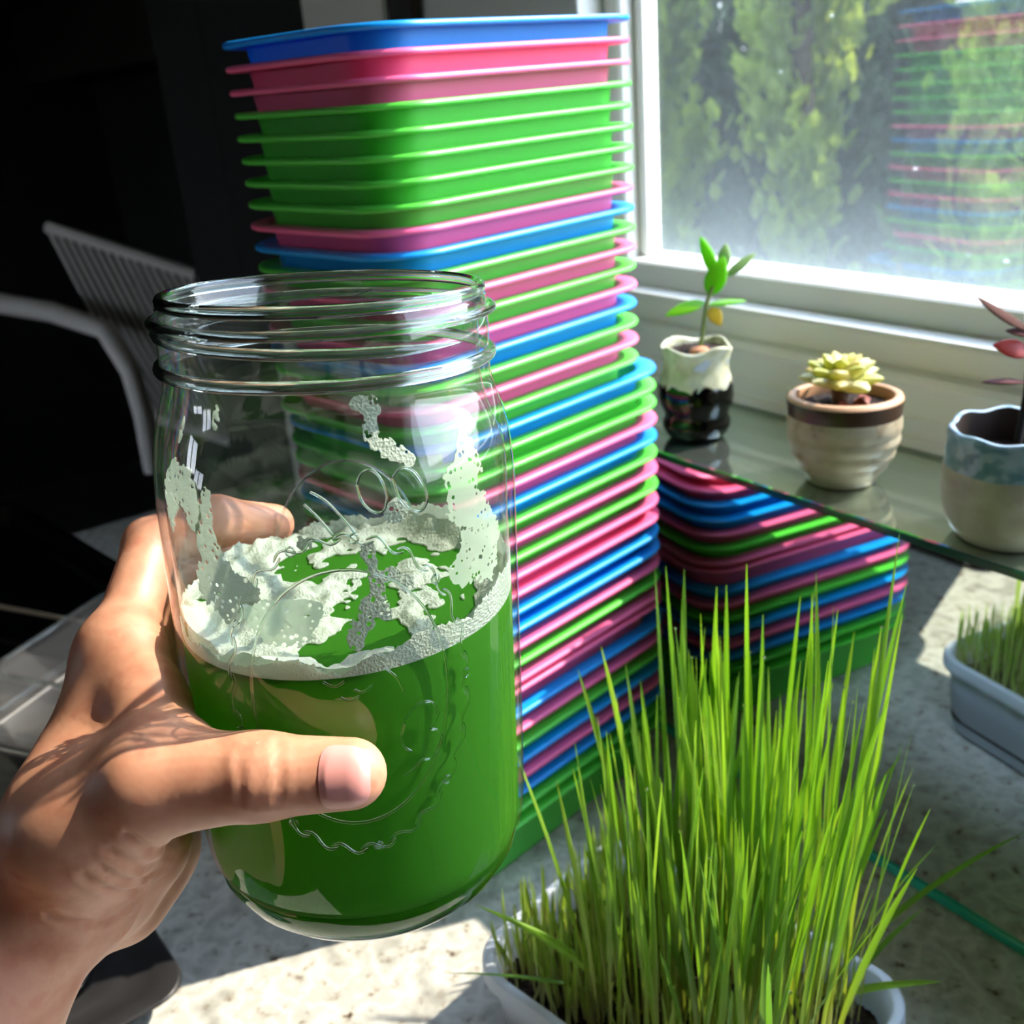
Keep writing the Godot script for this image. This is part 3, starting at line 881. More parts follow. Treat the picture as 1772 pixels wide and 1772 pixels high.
func build_hand() -> void:
	var J := {
		"arm2": [V(-0.2381, 0.1756, 0.0836), 0.0300], "hyp2": [V(-0.2837, 0.2234, -0.0332), 0.0120], "th": [V(-0.2668, 0.2526, -0.0376), 0.0142], "th2": [V(-0.2707, 0.2405, -0.0266), 0.0142], "arm": [V(-0.2536, 0.2178, 0.0271), 0.0265], "wrist": [V(-0.2654, 0.2502, -0.0164), 0.0180], "wrist_u": [V(-0.2914, 0.2231, -0.0119), 0.0165],
		"i0": [V(-0.2849, 0.3013, -0.0509), 0.0092], "i1": [V(-0.3139, 0.3190, -0.0733), 0.0082], "i2": [V(-0.3104, 0.3214, -0.0939), 0.0080], "i3": [V(-0.3126, 0.3139, -0.1133), 0.0068],
		"m0": [V(-0.2999, 0.2797, -0.0551), 0.0105], "m1": [V(-0.3128, 0.3031, -0.0688), 0.0090], "m2": [V(-0.3093, 0.3054, -0.0923), 0.0083], "m3": [V(-0.3120, 0.3024, -0.1144), 0.0070],
		"r0": [V(-0.3101, 0.2541, -0.0557), 0.0102], "r1": [V(-0.3129, 0.2812, -0.0680), 0.0088], "r2": [V(-0.3092, 0.2841, -0.0892), 0.0080], "r3": [V(-0.3117, 0.2792, -0.1081), 0.0068],
		"p0": [V(-0.3130, 0.2309, -0.0536), 0.0095], "p1": [V(-0.3086, 0.2565, -0.0657), 0.0078], "p2": [V(-0.3058, 0.2602, -0.0833), 0.0070], "p3": [V(-0.3089, 0.2550, -0.0972), 0.0060],
		"hyp": [V(-0.2896, 0.2338, -0.0421), 0.0160], "t0": [V(-0.2518, 0.2745, -0.0258), 0.0170], "t1": [V(-0.2353, 0.2892, -0.0420), 0.0140], "t2": [V(-0.2155, 0.2914, -0.0633), 0.0104], "t3": [V(-0.2018, 0.2909, -0.0814), 0.0088],
		"w0": [V(-0.2797, 0.3048, -0.0534), 0.0060], "w1": [V(-0.2617, 0.2965, -0.0508), 0.0060], "w2": [V(-0.2420, 0.2913, -0.0491), 0.0080], "d0": [V(-0.2660, 0.2792, -0.0333), 0.0135], "d1": [V(-0.2786, 0.2936, -0.0486), 0.0088]}
	for s in ["d1 w1 0", "i0 w1 0", "d0 w1 0", "d1 w2 0", "arm2 arm 0", "t0 th 0", "th hyp 0", "th th2 0", "wrist th2 0", "th2 hyp2 0", "wrist_u hyp2 0", "hyp2 hyp 0", "arm wrist 0", "arm wrist_u 0", "wrist i0 0", "wrist m0 0", "wrist_u r0 0", "wrist_u p0 0", "wrist_u hyp 0", "hyp p0 0", "wrist t0 0", "d0 d1 0", "w0 w1 0", "w1 w2 0", "i0 m0 0", "m0 r0 0", "r0 p0 0",
		"t0 t1 1", "t1 t2 1", "t2 t3 1", "i0 i1 2", "i1 i2 2", "i2 i3 2", "m0 m1 3", "m1 m2 3", "m2 m3 3", "r0 r1 4", "r1 r2 4", "r2 r3 4", "p0 p1 5", "p1 p2 5", "p2 p3 5"]:
		var w: PackedStringArray = s.split(" ")
		var a: Vector3 = J[w[0]][0]
		var b: Vector3 = J[w[1]][0]
		bones.append([a, b, J[w[0]][1], J[w[1]][1], int(w[2]), b - a, 1.0 / (b - a).length_squared(), J[w[1]][1] - J[w[0]][1]])
	var hand := thing("person", "left hand and wrist reaching in, gripping the jar with the thumb in front", "person")
	part("hand", net_mesh(V(-0.345, 0.130, -0.132), V(-0.180, 0.350, 0.125), 0.0015, [
		[V(-0.2245, 0.2848, -0.0320), V(-0.2253, 0.2793, -0.0354), V(-0.2340, 0.2697, -0.0406), V(-0.2502, 0.2561, -0.0479)], [V(-0.2282, 0.2801, -0.0278), V(-0.2290, 0.2736, -0.0316), V(-0.2358, 0.2647, -0.0368), V(-0.2481, 0.2544, -0.0448)],
		[V(-0.2295, 0.2756, -0.0247), V(-0.2320, 0.2670, -0.0297), V(-0.2436, 0.2553, -0.0368), V(-0.2473, 0.2526, -0.0429)], [V(-0.2308, 0.2745, -0.0212), V(-0.2329, 0.2651, -0.0264), V(-0.2436, 0.2530, -0.0335), V(-0.2458, 0.2523, -0.0388)],
		[V(-0.2409, 0.2601, -0.0118), V(-0.2408, 0.2535, -0.0184), V(-0.2431, 0.2489, -0.0258), V(-0.2458, 0.2480, -0.0325), V(-0.2449, 0.2524, -0.0363)], [V(-0.2485, 0.2386, -0.0280), V(-0.2478, 0.2431, -0.0324), V(-0.2451, 0.2517, -0.0359)],
		[V(-0.2135, 0.3026, -0.0617), V(-0.2072, 0.2985, -0.0596), V(-0.2055, 0.2921, -0.0577)], [V(-0.2125, 0.3025, -0.0644), V(-0.2059, 0.2981, -0.0617), V(-0.2043, 0.2920, -0.0598)], [V(-0.2113, 0.3020, -0.0676), V(-0.2044, 0.2976, -0.0644), V(-0.2031, 0.2918, -0.0625)], [V(-0.2134, 0.3019, -0.0591), V(-0.2085, 0.2981, -0.0571), V(-0.2072, 0.2931, -0.0554)]]), M.skin, hand)
	# thumb nail
	var t2: Vector3 = J["t2"][0]
	var t3: Vector3 = J["t3"][0]
	var ax := (t3 - t2).normalized()
	var out := (V(0, 0.4454, 0) - t3)
	out = (out - ax * out.dot(ax)).normalized()
	var side := ax.cross(out)
	var nail := sheet(func(u: float, v: float, lift: float) -> Vector3:
		var c := t3 + ax * lerpf(-0.0065, 0.0088, u) * 1.0
		var f := deg_to_rad(lerpf(-62.0, 62.0, v) + 8.0)
		var d := (out * cos(f) + side * sin(f) + ax * maxf(0.0, u - 0.45) * 0.9).normalized()
		var base := t3 + ax * lerpf(-0.0065, 0.0035, u)
		var q := 0.004
		for k in 14: q -= sd(base + d * q) * 0.9
		return base + d * (q + 0.00015 + lift),
		func(u: float, v: float) -> float:
			var x := absf(u - 0.5) * 2.0
			var y := absf(v - 0.5) * 2.0
			return 0.9 - pow(pow(x, 3.5) + pow(y, 3.5), 1.0 / 3.5),
		28, 28, 0.0004)
	part("thumbnail", nail, M.nail, hand, "pink thumbnail")

func net_mesh(lo: Vector3, hi: Vector3, cell: float, creases: Array) -> ArrayMesh:   # surface nets over sd(), then skin folds pressed in
	var nx := int((hi.x - lo.x) / cell) + 2
	var ny := int((hi.y - lo.y) / cell) + 2
	var nz := int((hi.z - lo.z) / cell) + 2
	var grid := PackedFloat32Array()
	grid.resize(nx * ny * nz)
	grid.fill(9.0)
	var B := 6
	var reach := cell * B * 0.87 + cell * 1.5
	for bz in range(0, nz, B):
		for by in range(0, ny, B):
			for bx in range(0, nx, B):
				var c := lo + V(bx + B * 0.5, by + B * 0.5, bz + B * 0.5) * cell
				if absf(sd(c)) > reach: continue
				for z in range(bz, mini(bz + B + 1, nz)):
					for y in range(by, mini(by + B + 1, ny)):
						for x in range(bx, mini(bx + B + 1, nx)):
							var k := (z * ny + y) * nx + x
							if grid[k] > 8.0: grid[k] = sd(lo + V(x, y, z) * cell)
	var g := Geo.new()
	var id := PackedInt32Array()
	id.resize(nx * ny * nz)
	id.fill(-1)
	var sy := nx
	var sz := nx * ny
	var off := [0, 1, sy, sy + 1, sz, sz + 1, sz + sy, sz + sy + 1]
	var edges := [[0, 1], [2, 3], [4, 5], [6, 7], [0, 2], [1, 3], [4, 6], [5, 7], [0, 4], [1, 5], [2, 6], [3, 7]]
	for z in nz - 1:
		for y in ny - 1:
			for x in nx - 1:
				var k := z * sz + y * sy + x
				var any := false
				var neg := 0
				for e in 8:
					var d := grid[k + off[e]]
					if d > 8.0:
						any = true
						break
					if d < 0: neg += 1
				if any or neg == 0 or neg == 8: continue
				var p := Vector3.ZERO
				var n := 0
				for e in edges:
					var d0 := grid[k + off[e[0]]]
					var d1 := grid[k + off[e[1]]]
					if (d0 < 0) != (d1 < 0):
						var t := d0 / (d0 - d1)
						var c0 := V(e[0] & 1, (e[0] >> 1) & 1, e[0] >> 2)
						var c1 := V(e[1] & 1, (e[1] >> 1) & 1, e[1] >> 2)
						p += c0.lerp(c1, t)
						n += 1
				id[k] = g.vert(lo + (V(x, y, z) + p / n) * cell)
	for z in range(1, nz - 1):
		for y in range(1, ny - 1):
			for x in range(1, nx - 1):
				var k := z * sz + y * sy + x
				var d0 := grid[k]
				if d0 > 8.0: continue
				for ax in 3:
					var st: int = [1, sy, sz][ax]
					var d1 := grid[k + st]
					if d1 > 8.0 or (d0 < 0) == (d1 < 0): continue
					var u: int = [sy, sz, 1][ax]
					var w: int = [sz, 1, sy][ax]
					var a := id[k - u - w]
					var b := id[k - w]
					var c := id[k]
					var d := id[k - u]
					if a < 0 or b < 0 or c < 0 or d < 0: continue
					if d0 < 0: g.quad(a, b, c, d)
					else: g.quad(a, d, c, b)
	for cr in creases:
		var box := AABB(cr[0], Vector3.ZERO)
		for p in cr: box = box.expand(p)
		box = box.grow(0.004)
		for k in g.v.size():
			var p := g.v[k]
			if not box.has_point(p): continue
			var best := 9.0
			for e in cr.size() - 1:
				var ab: Vector3 = cr[e + 1] - cr[e]
				best = minf(best, (p - cr[e] - ab * clampf((p - cr[e]).dot(ab) / ab.length_squared(), 0.0, 1.0)).length())
			if best > 0.004: continue
			var n := V(sd(p + V(0.001, 0, 0)) - sd(p - V(0.001, 0, 0)), sd(p + V(0, 0.001, 0)) - sd(p - V(0, 0.001, 0)), sd(p + V(0, 0, 0.001)) - sd(p - V(0, 0, 0.001))).normalized()
			g.v[k] = p + n * (0.55 if p.x > -0.222 else 1.0) * (0.00035 * exp(-pow((best - 0.0024) / 0.0012, 2.0)) - 0.00075 * exp(-pow(best / 0.0011, 2.0)))
	return g.mesh()

# ---------------------------------------------------------------- wheatgrass in a tub
func blade_into(g: Geo, root: Vector3, tip: Vector3, bow: Vector3, width: float, yaw: float, high := Color(0.24, 0.48, 0.03), reach := 1.0, low := Color(0.46, 0.46, 0.16)) -> void:   # pale stem below, green blade above
	var mid := (root + tip) / 2 + bow
	var n := 10
	var side0 := V(cos(yaw), 0, sin(yaw))
	var rows := []
	for k in n + 1:
		var t := float(k) / n
		var p := root.lerp(mid, t).lerp(mid.lerp(tip, t), t)
		var d := (mid - root).lerp(tip - mid, t).normalized()
		var s := (side0 - d * side0.dot(d)).normalized().rotated(d, t * 0.7)
		var f := d.cross(s)
		var w := width * (0.38 + 0.62 * smoothstep(0.1, 0.55, t)) * (1.0 - pow(t, 10.0)) * (1.0 - 0.35 * t * t) * 0.5 + 0.00012
		var r := PackedVector3Array()
		r.append(p - s * w); r.append(p + f * w * 0.35); r.append(p + s * w)
		rows.append(r)
		for q in 3: g.c.append(low.lerp(high, smoothstep(0.05, 0.6, t * reach)))
	g.rows(rows, false)

func build_grass_box() -> void:
	var e1 := V(0.983, 0, -0.181)
	var e2 := V(0.181, 0, 0.983)
	var c := V(-0.263, 0, -0.250)
	var yaw := atan2(e2.x, e2.z)
	var tub := thing("plastic_tub", "white translucent plastic tub of growing grass on the counter in front", "tub", c, Basis(Vector3.UP, yaw))
	var g := Geo.new()
	var rows := []
	for q in [[0.0140, 0.0004], [0.0110, 0.0012], [0.0085, 0.0040], [0.0045, 0.0440], [0.0042, 0.0500], [0.0005, 0.0515], [0.0, 0.0535], [0.0004, 0.0600], [0.0014, 0.0610], [0.0040, 0.0610], [0.0052, 0.0600], [0.0058, 0.0500], [0.0065, 0.0430], [0.0105, 0.0050], [0.0140, 0.0022]]:
		rows.append(round_rect(0.060 - q[0], 0.0865 - q[0], 0.024 - q[0] * 0.5, q[1], 9))
	g.rows(rows)
	g.fan(rows[0], false)
	g.fan(rows[-1], true)
	part("tub_body", g.mesh(), M.tub, tub)
	# potting soil with an uneven top
	var sn := FastNoiseLite.new()
	sn.seed = 3
	sn.frequency = 90.0
	var soil := sheet(func(u: float, v: float, lift: float) -> Vector3:
		var x := lerpf(-0.0795, 0.0795, u)
		var z := lerpf(0.053, -0.053, v)
		return V(x, 0.0405 + lift * 1.0 + (0.004 * sn.get_noise_2d(x, z) + 0.003 * sn.get_noise_2d(x * 3.0, z * 3.0)) if lift > 0 else 0.012, z),
		func(u: float, v: float) -> float:
			var x := absf(lerpf(-0.0795, 0.0795, u))
			var z := absf(lerpf(0.053, -0.053, v))
			var ox := maxf(0.0, x - 0.0595)
			var oz := maxf(0.0, z - 0.033)
			return (0.0195 - sqrt(ox * ox + oz * oz)) * 60.0,
		96, 64, 0.0045)
	var so := part("potting_soil", soil, M.soil, self)
	so.transform = Transform3D(Basis(Vector3.UP, yaw), c)
	tag(so, "dark crumbly potting soil inside the front white tub", "soil", "", "stuff")
	var grass := thing("wheatgrass", "tall bright green grass sprouting from the soil in the front white tub", "grass", c + V(0, 0.044, 0))
	var org := c + V(0, 0.044, 0)
	var count := 0
	var add := func(root: Vector3, tip: Vector3, bow: Vector3, width: float) -> void:
		var bg := Geo.new()
		blade_into(bg, root - org, tip - org, bow, width, rng.randf_range(0, TAU_), [Color(0.21, 0.39, 0.04), Color(0.27, 0.46, 0.05), Color(0.16, 0.32, 0.045), Color(0.33, 0.50, 0.07)][rng.randi() % 4])
		quick_part("grass_blade" if count == 0 else "grass_blade_%03d" % count, bg.mesh(), M.blade, grass)
	# the longest and the stray blades one by one: root, tip
	var special := [
		[V(-0.3092, 0.0470, -0.2633), V(-0.3220, 0.1988, -0.2442)], [V(-0.3112, 0.0470, -0.2730), V(-0.3215, 0.2056, -0.2577)], [V(-0.3065, 0.0470, -0.2726), V(-0.3123, 0.1980, -0.2639)], [V(-0.3008, 0.0470, -0.2732), V(-0.3054, 0.1919, -0.2664)],
		[V(-0.2980, 0.0470, -0.2766), V(-0.3007, 0.2464, -0.2726)], [V(-0.2880, 0.0470, -0.2767), V(-0.2919, 0.2515, -0.2708)], [V(-0.2980, 0.0470, -0.2826), V(-0.2961, 0.2436, -0.2855)], [V(-0.2755, 0.0470, -0.2801), V(-0.2777, 0.2323, -0.2768)],
		[V(-0.2869, 0.0470, -0.2897), V(-0.2845, 0.2366, -0.2934)], [V(-0.2814, 0.0470, -0.2963), V(-0.2815, 0.2376, -0.2962)], [V(-0.2623, 0.0470, -0.2902), V(-0.2633, 0.2566, -0.2887)], [V(-0.2613, 0.0470, -0.2971), V(-0.2614, 0.2311, -0.2968)],
		[V(-0.2577, 0.0470, -0.3014), V(-0.2524, 0.2387, -0.3093)], [V(-0.2407, 0.0470, -0.3055), V(-0.2438, 0.2445, -0.3059)], [V(-0.2285, 0.0470, -0.3008), V(-0.2340, 0.2607, -0.2955)], [V(-0.2396, 0.0470, -0.3015), V(-0.2396, 0.2339, -0.3174)],
		[V(-0.2338, 0.0470, -0.3028), V(-0.2330, 0.2255, -0.3200)], [V(-0.2151, 0.0470, -0.3030), V(-0.2153, 0.2748, -0.3197)], [V(-0.2243, 0.0470, -0.3024), V(-0.2173, 0.2491, -0.3298)], [V(-0.2450, 0.0470, -0.3000), V(-0.2328, 0.1460, -0.3609)],
		[V(-0.2184, 0.0470, -0.3030), V(-0.2082, 0.1660, -0.3311)], [V(-0.2184, 0.0470, -0.2955), V(-0.1943, 0.1347, -0.3315)], [V(-0.2242, 0.0470, -0.2986), V(-0.1773, 0.1312, -0.3686)], [V(-0.2152, 0.0470, -0.2994), V(-0.1958, 0.1002, -0.3284)],
		[V(-0.2681, 0.0470, -0.2227), V(-0.3044, 0.1217, -0.1685)], [V(-0.2766, 0.0470, -0.2250), V(-0.3071, 0.1088, -0.1793)], [V(-0.2674, 0.0470, -0.2310), V(-0.3181, 0.0806, -0.1554)], [V(-0.2412, 0.0470, -0.2386), V(-0.2498, 0.1178, -0.2257)],
		[V(-0.2200, 0.0470, -0.2645), V(-0.2165, 0.0967, -0.2697)], [V(-0.2251, 0.0470, -0.3029), V(-0.2143, 0.1445, -0.3241)], [V(-0.2500, 0.0470, -0.2990), V(-0.2535, 0.1945, -0.2997)], [V(-0.2658, 0.0470, -0.2587), V(-0.2683, 0.1229, -0.2550)],
		[V(-0.2233, 0.0470, -0.2895), V(-0.1842, 0.0676, -0.3280)]]
	for s in special:
		var d: Vector3 = s[1] - s[0]
		var flat := V(d.x, 0, d.z)
		add.call(s[0] - V(0, 0.003, 0), s[1], -flat * 0.22 + V(0, flat.length() * 0.12, 0), rng.randf_range(0.0030, 0.0042))
		count += 1
	var drops := Geo.new()
	for k in 250:
		var a := rng.randf_range(-0.022, 0.068)
		var b := rng.randf_range(-0.046, 0.046)
		var root := c + e1 * a + e2 * b + V(0, 0.042, 0)
		var h := rng.randf_range(0.095, 0.165)
		if rng.randf() < 0.40: h = rng.randf_range(0.15, 0.190)
		if b > 0.0: h *= 0.90
		if a > 0.03 and b < 0.0: h *= 1.12
		var lean := (e1 * (a - 0.012) * 0.22 + e2 * b * 0.12) + e1 * rng.randfn() * 0.009 + e2 * rng.randfn() * 0.009
		add.call(root, root + V(0, h, 0) + lean, -lean * 0.25, rng.randf_range(0.0026, 0.0044) * (0.72 if a > 0.04 or b > 0.015 else 1.0))
		count += 1
		if k % 9 == 0:
			var o := root + V(0, h, 0) + lean - org
			var ball := []
			for q in 7:
				var t := PI * q / 6.0
				ball.append(Vector2(maxf(0.00001, 0.0007 * sin(t)), -0.0007 * cos(t)))
			lathe_into(drops, ball, 8, func(p: Vector3, _t: float, _k: int) -> Vector3: return p + o)
	# mown stubble and pale lower stems
	var st := Geo.new()
	for k in 460:
		var a := rng.randf_range(-0.076, -0.020) if k < 340 else rng.randf_range(-0.03, 0.07)
		var b := rng.randf_range(-0.048, 0.048)
		var root := c + e1 * a + e2 * b + V(0, 0.042, 0)
		var h := rng.randf_range(0.022, 0.056)
		var lean := V(rng.randfn(), 0, rng.randfn()) * 0.004
		blade_into(st, root - org, root + V(0, h, 0) + lean - org, Vector3.ZERO, rng.randf_range(0.0014, 0.0026), rng.randf_range(0, TAU_), Color(0.34, 0.50, 0.08), 0.75, Color(0.62, 0.58, 0.30))
	var sb := part("stubble", st.mesh(), M.stubble, grass, "short pale cut stubble")
	sb.set_meta("kind", "stuff")
	var dr := part("water_drops", drops.mesh(), M.drop, grass, "tiny water drops on the blade tips")
	dr.set_meta("kind", "stuff")

# ---------------------------------------------------------------- succulents in pots
func leaf_mesh(base: Vector3, tip: Vector3, width: float, thick: float, face: Vector3, curl := 0.0) -> ArrayMesh:   # a fleshy pointed oval leaf
	var g := Geo.new()
	leaf_into(g, base, tip, width, thick, face, curl)
	return g.mesh()

func leaf_into(g: Geo, base: Vector3, tip: Vector3, width: float, thick: float, face: Vector3, curl := 0.0) -> void:
	var d := (tip - base)
	var l := d.length()
	d /= l
	var f := (face - d * face.dot(d)).normalized()
	var s := d.cross(f)
	var rings := []
	for k in 11:
		var t := k / 10.0
		var w := width * 0.5 * pow(sin(PI * clampf(pow(t, 0.8) * 0.97 + 0.02, 0.0, 1.0)), 0.75) + 0.0001
		var h := thick * 0.5 * (0.35 + 0.65 * sin(PI * clampf(t, 0.05, 0.95))) * minf(1.0, w / (width * 0.2) )
		var p := base + d * l * t + f * curl * l * (t * t - t)
		var r := PackedVector3Array()
		for j in 10:
			var a := TAU_ * j / 10
			r.append(p + s * cos(a) * w + f * sin(a) * h + f * absf(cos(a)) * w * 0.18)
		rings.append(r)
	g.rows(rings)
	g.fan(rings[0], false)
	g.fan(rings[-1], true)

func pot_shell(prof: Array, inner: Array, segs := 64, wob = null) -> ArrayMesh:
	return lathe(prof + inner, segs, wob)

func build_pots() -> void:
	var soil_disc := func(r: float, y: float) -> ArrayMesh:
		var rr := []
		var nn := FastNoiseLite.new()
		nn.frequency = 200.0
		for k in 9: rr.append(Vector2(maxf(0.0001, r * (1.0 - k / 8.0)), y))
		return lathe(rr, 40, func(p: Vector3, _t: float, k: int) -> Vector3: return p + V(0, (0.0025 * nn.get_noise_2d(p.x, p.z) if k > 0 else 0.0) + 0.001 * k / 8.0, 0))
	# --- black and cream pot with a wavy rim
	var b1 := V(-0.475, 0.2162, -0.4707)
	var cream := tri_map(mat(Color.WHITE, 0.25), noise_tex(0.01, [[0.0, Color(0.60, 0.60, 0.52)], [0.4, Color(0.78, 0.77, 0.62)], [0.7, Color(0.86, 0.85, 0.74)], [1.0, Color(0.70, 0.72, 0.72)]], 256, FastNoiseLite.TYPE_SIMPLEX_SMOOTH, 4, 15), 25.0)
	var p1 := thing("flower_pot", "black and cream glazed pot with a wavy rim beside the tray stack", "pot", b1)
	var wavy := func(p: Vector3, t: float, k: int) -> Vector3:
		var m := smoothstep(0.030, 0.058, p.y)
		return V(p.x * (1.0 + 0.06 * m * sin(4.0 * t + 0.2)), p.y + 0.0016 * m * sin(4.0 * t + 1.9), p.z * (1.0 + 0.06 * m * sin(4.0 * t + 0.2)))
	part("black_base", pot_shell([Vector2(0.0001, 0.0), Vector2(0.0150, 0.0), Vector2(0.0172, 0.0008), Vector2(0.0200, 0.004), Vector2(0.0222, 0.0085), Vector2(0.0222, 0.012), Vector2(0.0206, 0.0155), Vector2(0.0214, 0.019), Vector2(0.0236, 0.024), Vector2(0.0245, 0.029), Vector2(0.0240, 0.034), Vector2(0.0226, 0.0395)], [Vector2(0.0205, 0.0395), Vector2(0.0205, 0.010), Vector2(0.0001, 0.008)]), mat(Color(0.025, 0.023, 0.025), 0.12), p1, "glossy black base")
	var drip := func(p: Vector3, t: float, k: int) -> Vector3:
		var q: Vector3 = wavy.call(p, t, k)
		if k < 2: q.y += 0.0022 * sin(7.0 * t) + 0.0012 * sin(13.0 * t + 1.0)
		return q
	part("cream_collar", pot_shell([Vector2(0.0228, 0.0370), Vector2(0.0236, 0.0380), Vector2(0.0222, 0.043), Vector2(0.0208, 0.048), Vector2(0.0207, 0.053), Vector2(0.0217, 0.058), Vector2(0.0226, 0.0605), Vector2(0.0226, 0.0620), Vector2(0.0216, 0.0626)], [Vector2(0.0200, 0.0615), Vector2(0.0188, 0.056), Vector2(0.0190, 0.046)], 72, drip), cream, p1, "cream glazed collar with drips")
	part("petal_relief", leaf_mesh(V(0.0208, 0.0535, -0.0085), V(0.0148, 0.0515, 0.0168), 0.0105, 0.0022, V(0.9, -0.1, 0.4)), mat(Color(0.70, 0.73, 0.75), 0.2), p1, "grey-blue petal-shaped relief")
	var s1 := part("soil", soil_disc.call(0.0196, 0.0585), M.soil, self)
	s1.position = b1
	tag(s1, "dark soil in the black and cream pot", "soil", "", "stuff")
	var g1 := glow(mat(Color(0.46, 0.68, 0.10), 0.35), Color(0.5, 0.85, 0.05), 0.4)
	var g2 := glow(mat(Color(0.52, 0.60, 0.38), 0.45), Color(0.5, 0.7, 0.3), 0.25)
	var gy := glow(mat(Color(0.90, 0.78, 0.28), 0.4), Color(0.9, 0.75, 0.2), 0.3)
	var sprout := thing("succulent", "thin upright succulent seedling with green leaves in the wavy black pot", "succulent", b1)
	part("stem", tube([V(0.005, 0.056, 0.002), V(0.0045, 0.066, -0.001), V(0.001, 0.087, -0.009), V(0.0005, 0.098, -0.0155), V(0.0, 0.108, -0.022)], [0.0017, 0.0014, 0.0014, 0.0013, 0.001], 8), mat(Color(0.42, 0.46, 0.18), 0.6), sprout)
	part("root_crown", lathe([Vector2(0.0001, 0.0565), Vector2(0.008, 0.0585), Vector2(0.005, 0.0612), Vector2(0.0016, 0.0620), Vector2(0.0001, 0.0625)], 16, func(p: Vector3, _t: float, _k: int) -> Vector3: return p + V(0.0055, 0, 0.002)), mat(Color(0.72, 0.50, 0.36), 0.8), sprout, "tan stone at the foot of the stem")
	var to_cam := (V(0, 0.4454, 0) - b1).normalized()
	part("leaf", leaf_mesh(V(-0.0005, 0.0915, -0.0130), V(0.0018, 0.1145, -0.0240), 0.0135, 0.003, to_cam, -0.12), g1, sprout)
	part("leaf", leaf_mesh(V(-0.0015, 0.1040, -0.0190), V(-0.0131, 0.1268, -0.0180), 0.0080, 0.003, to_cam), g1, sprout)
	part("leaf", leaf_mesh(V(0.0035, 0.1020, -0.0250), V(0.0105, 0.1145, -0.0435), 0.0075, 0.003, V(0.4, 0.8, 0.3)), g2, sprout, "grey-green leaf with a tan tip")
	part("leaf", leaf_mesh(V(0.0003, 0.1060, -0.0240), V(-0.0022, 0.1215, -0.0297), 0.0085, 0.003, to_cam), g2, sprout, "grey-green folded top leaf")
	part("leaf", leaf_mesh(V(-0.0004, 0.0879, -0.0085), V(-0.0125, 0.0818, 0.0145), 0.0100, 0.003, V(0.5, 0.8, 0.2)), g1, sprout)
	part("leaf", leaf_mesh(V(0.0018, 0.0863, -0.0100), V(0.0152, 0.0868, -0.0300), 0.0075, 0.003, V(0.1, 1, 0.2)), g1, sprout)
	part("leaf", leaf_mesh(V(0.0028, 0.0845, -0.0105), V(0.0097, 0.0735, -0.0130), 0.0090, 0.003, to_cam), gy, sprout, "yellowed drooping leaf")
	# --- ribbed cream pot with a brown rim
	var b2 := V(-0.3593, 0.2162, -0.4726)
	var p2 := thing("flower_pot", "ribbed cream stoneware pot with a brown rim in the middle of the ledge", "pot", b2)
	var stone := tri_map(mat(Color.WHITE, 0.35), noise_tex(0.012, [[0.0, Color(0.50, 0.41, 0.31)], [0.38, Color(0.70, 0.64, 0.53)], [1.0, Color(0.80, 0.76, 0.66)]], 256, FastNoiseLite.TYPE_SIMPLEX_SMOOTH, 5, 17), 20.0)
	var tilt := func(p: Vector3, t: float, k: int) -> Vector3:
		var r := 1.0 + 0.012 * sin(2.0 * t + p.y * 160.0)
		return V(p.x * r, p.y + 0.0010 * sin(t + 1.0) * p.y / 0.05, p.z * r)
	part("body", pot_shell([Vector2(0.0001, 0.0), Vector2(0.0185, 0.0), Vector2(0.0200, 0.0012), Vector2(0.0204, 0.0034), Vector2(0.0212, 0.0048), Vector2(0.0242, 0.0080), Vector2(0.0253, 0.0100), Vector2(0.0252, 0.0118), Vector2(0.0264, 0.0132), Vector2(0.0283, 0.0158), Vector2(0.0289, 0.0180), Vector2(0.0284, 0.0202), Vector2(0.0292, 0.0218), Vector2(0.0308, 0.0244), Vector2(0.0312, 0.0268), Vector2(0.0304, 0.0290), Vector2(0.0309, 0.0306), Vector2(0.0319, 0.0330), Vector2(0.0319, 0.0360), Vector2(0.0315, 0.0405)], [], 72, tilt), stone, p2)
	part("brown_band", pot_shell([Vector2(0.0315, 0.0405), Vector2(0.0318, 0.0430), Vector2(0.0320, 0.0470), Vector2(0.0318, 0.0492)], [], 72, tilt), mat(Color(0.26, 0.18, 0.13), 0.3), p2, "dark brown glazed band")
	part("rim", pot_shell([Vector2(0.0318, 0.0492), Vector2(0.0310, 0.0508), Vector2(0.0295, 0.0515), Vector2(0.0275, 0.0514), Vector2(0.0264, 0.0504), Vector2(0.0262, 0.046), Vector2(0.0262, 0.030)], [], 72, tilt), mat(Color(0.78, 0.60, 0.45), 0.5), p2, "tan unglazed rim")
	var s2 := part("soil", soil_disc.call(0.0268, 0.0440), M.soil, self)
	s2.position = b2
	tag(s2, "dark soil in the ribbed cream pot", "soil", "", "stuff")
	var ros := thing("succulent", "pale yellow-green rosette succulent growing in the ribbed cream pot", "succulent", b2)
	var rc := V(-0.0030, 0.0520, 0.0005)
	var tones := [Color(0.80, 0.80, 0.48), Color(0.88, 0.86, 0.66), Color(0.74, 0.74, 0.36), Color(0.84, 0.76, 0.50)]
	var idx := 0
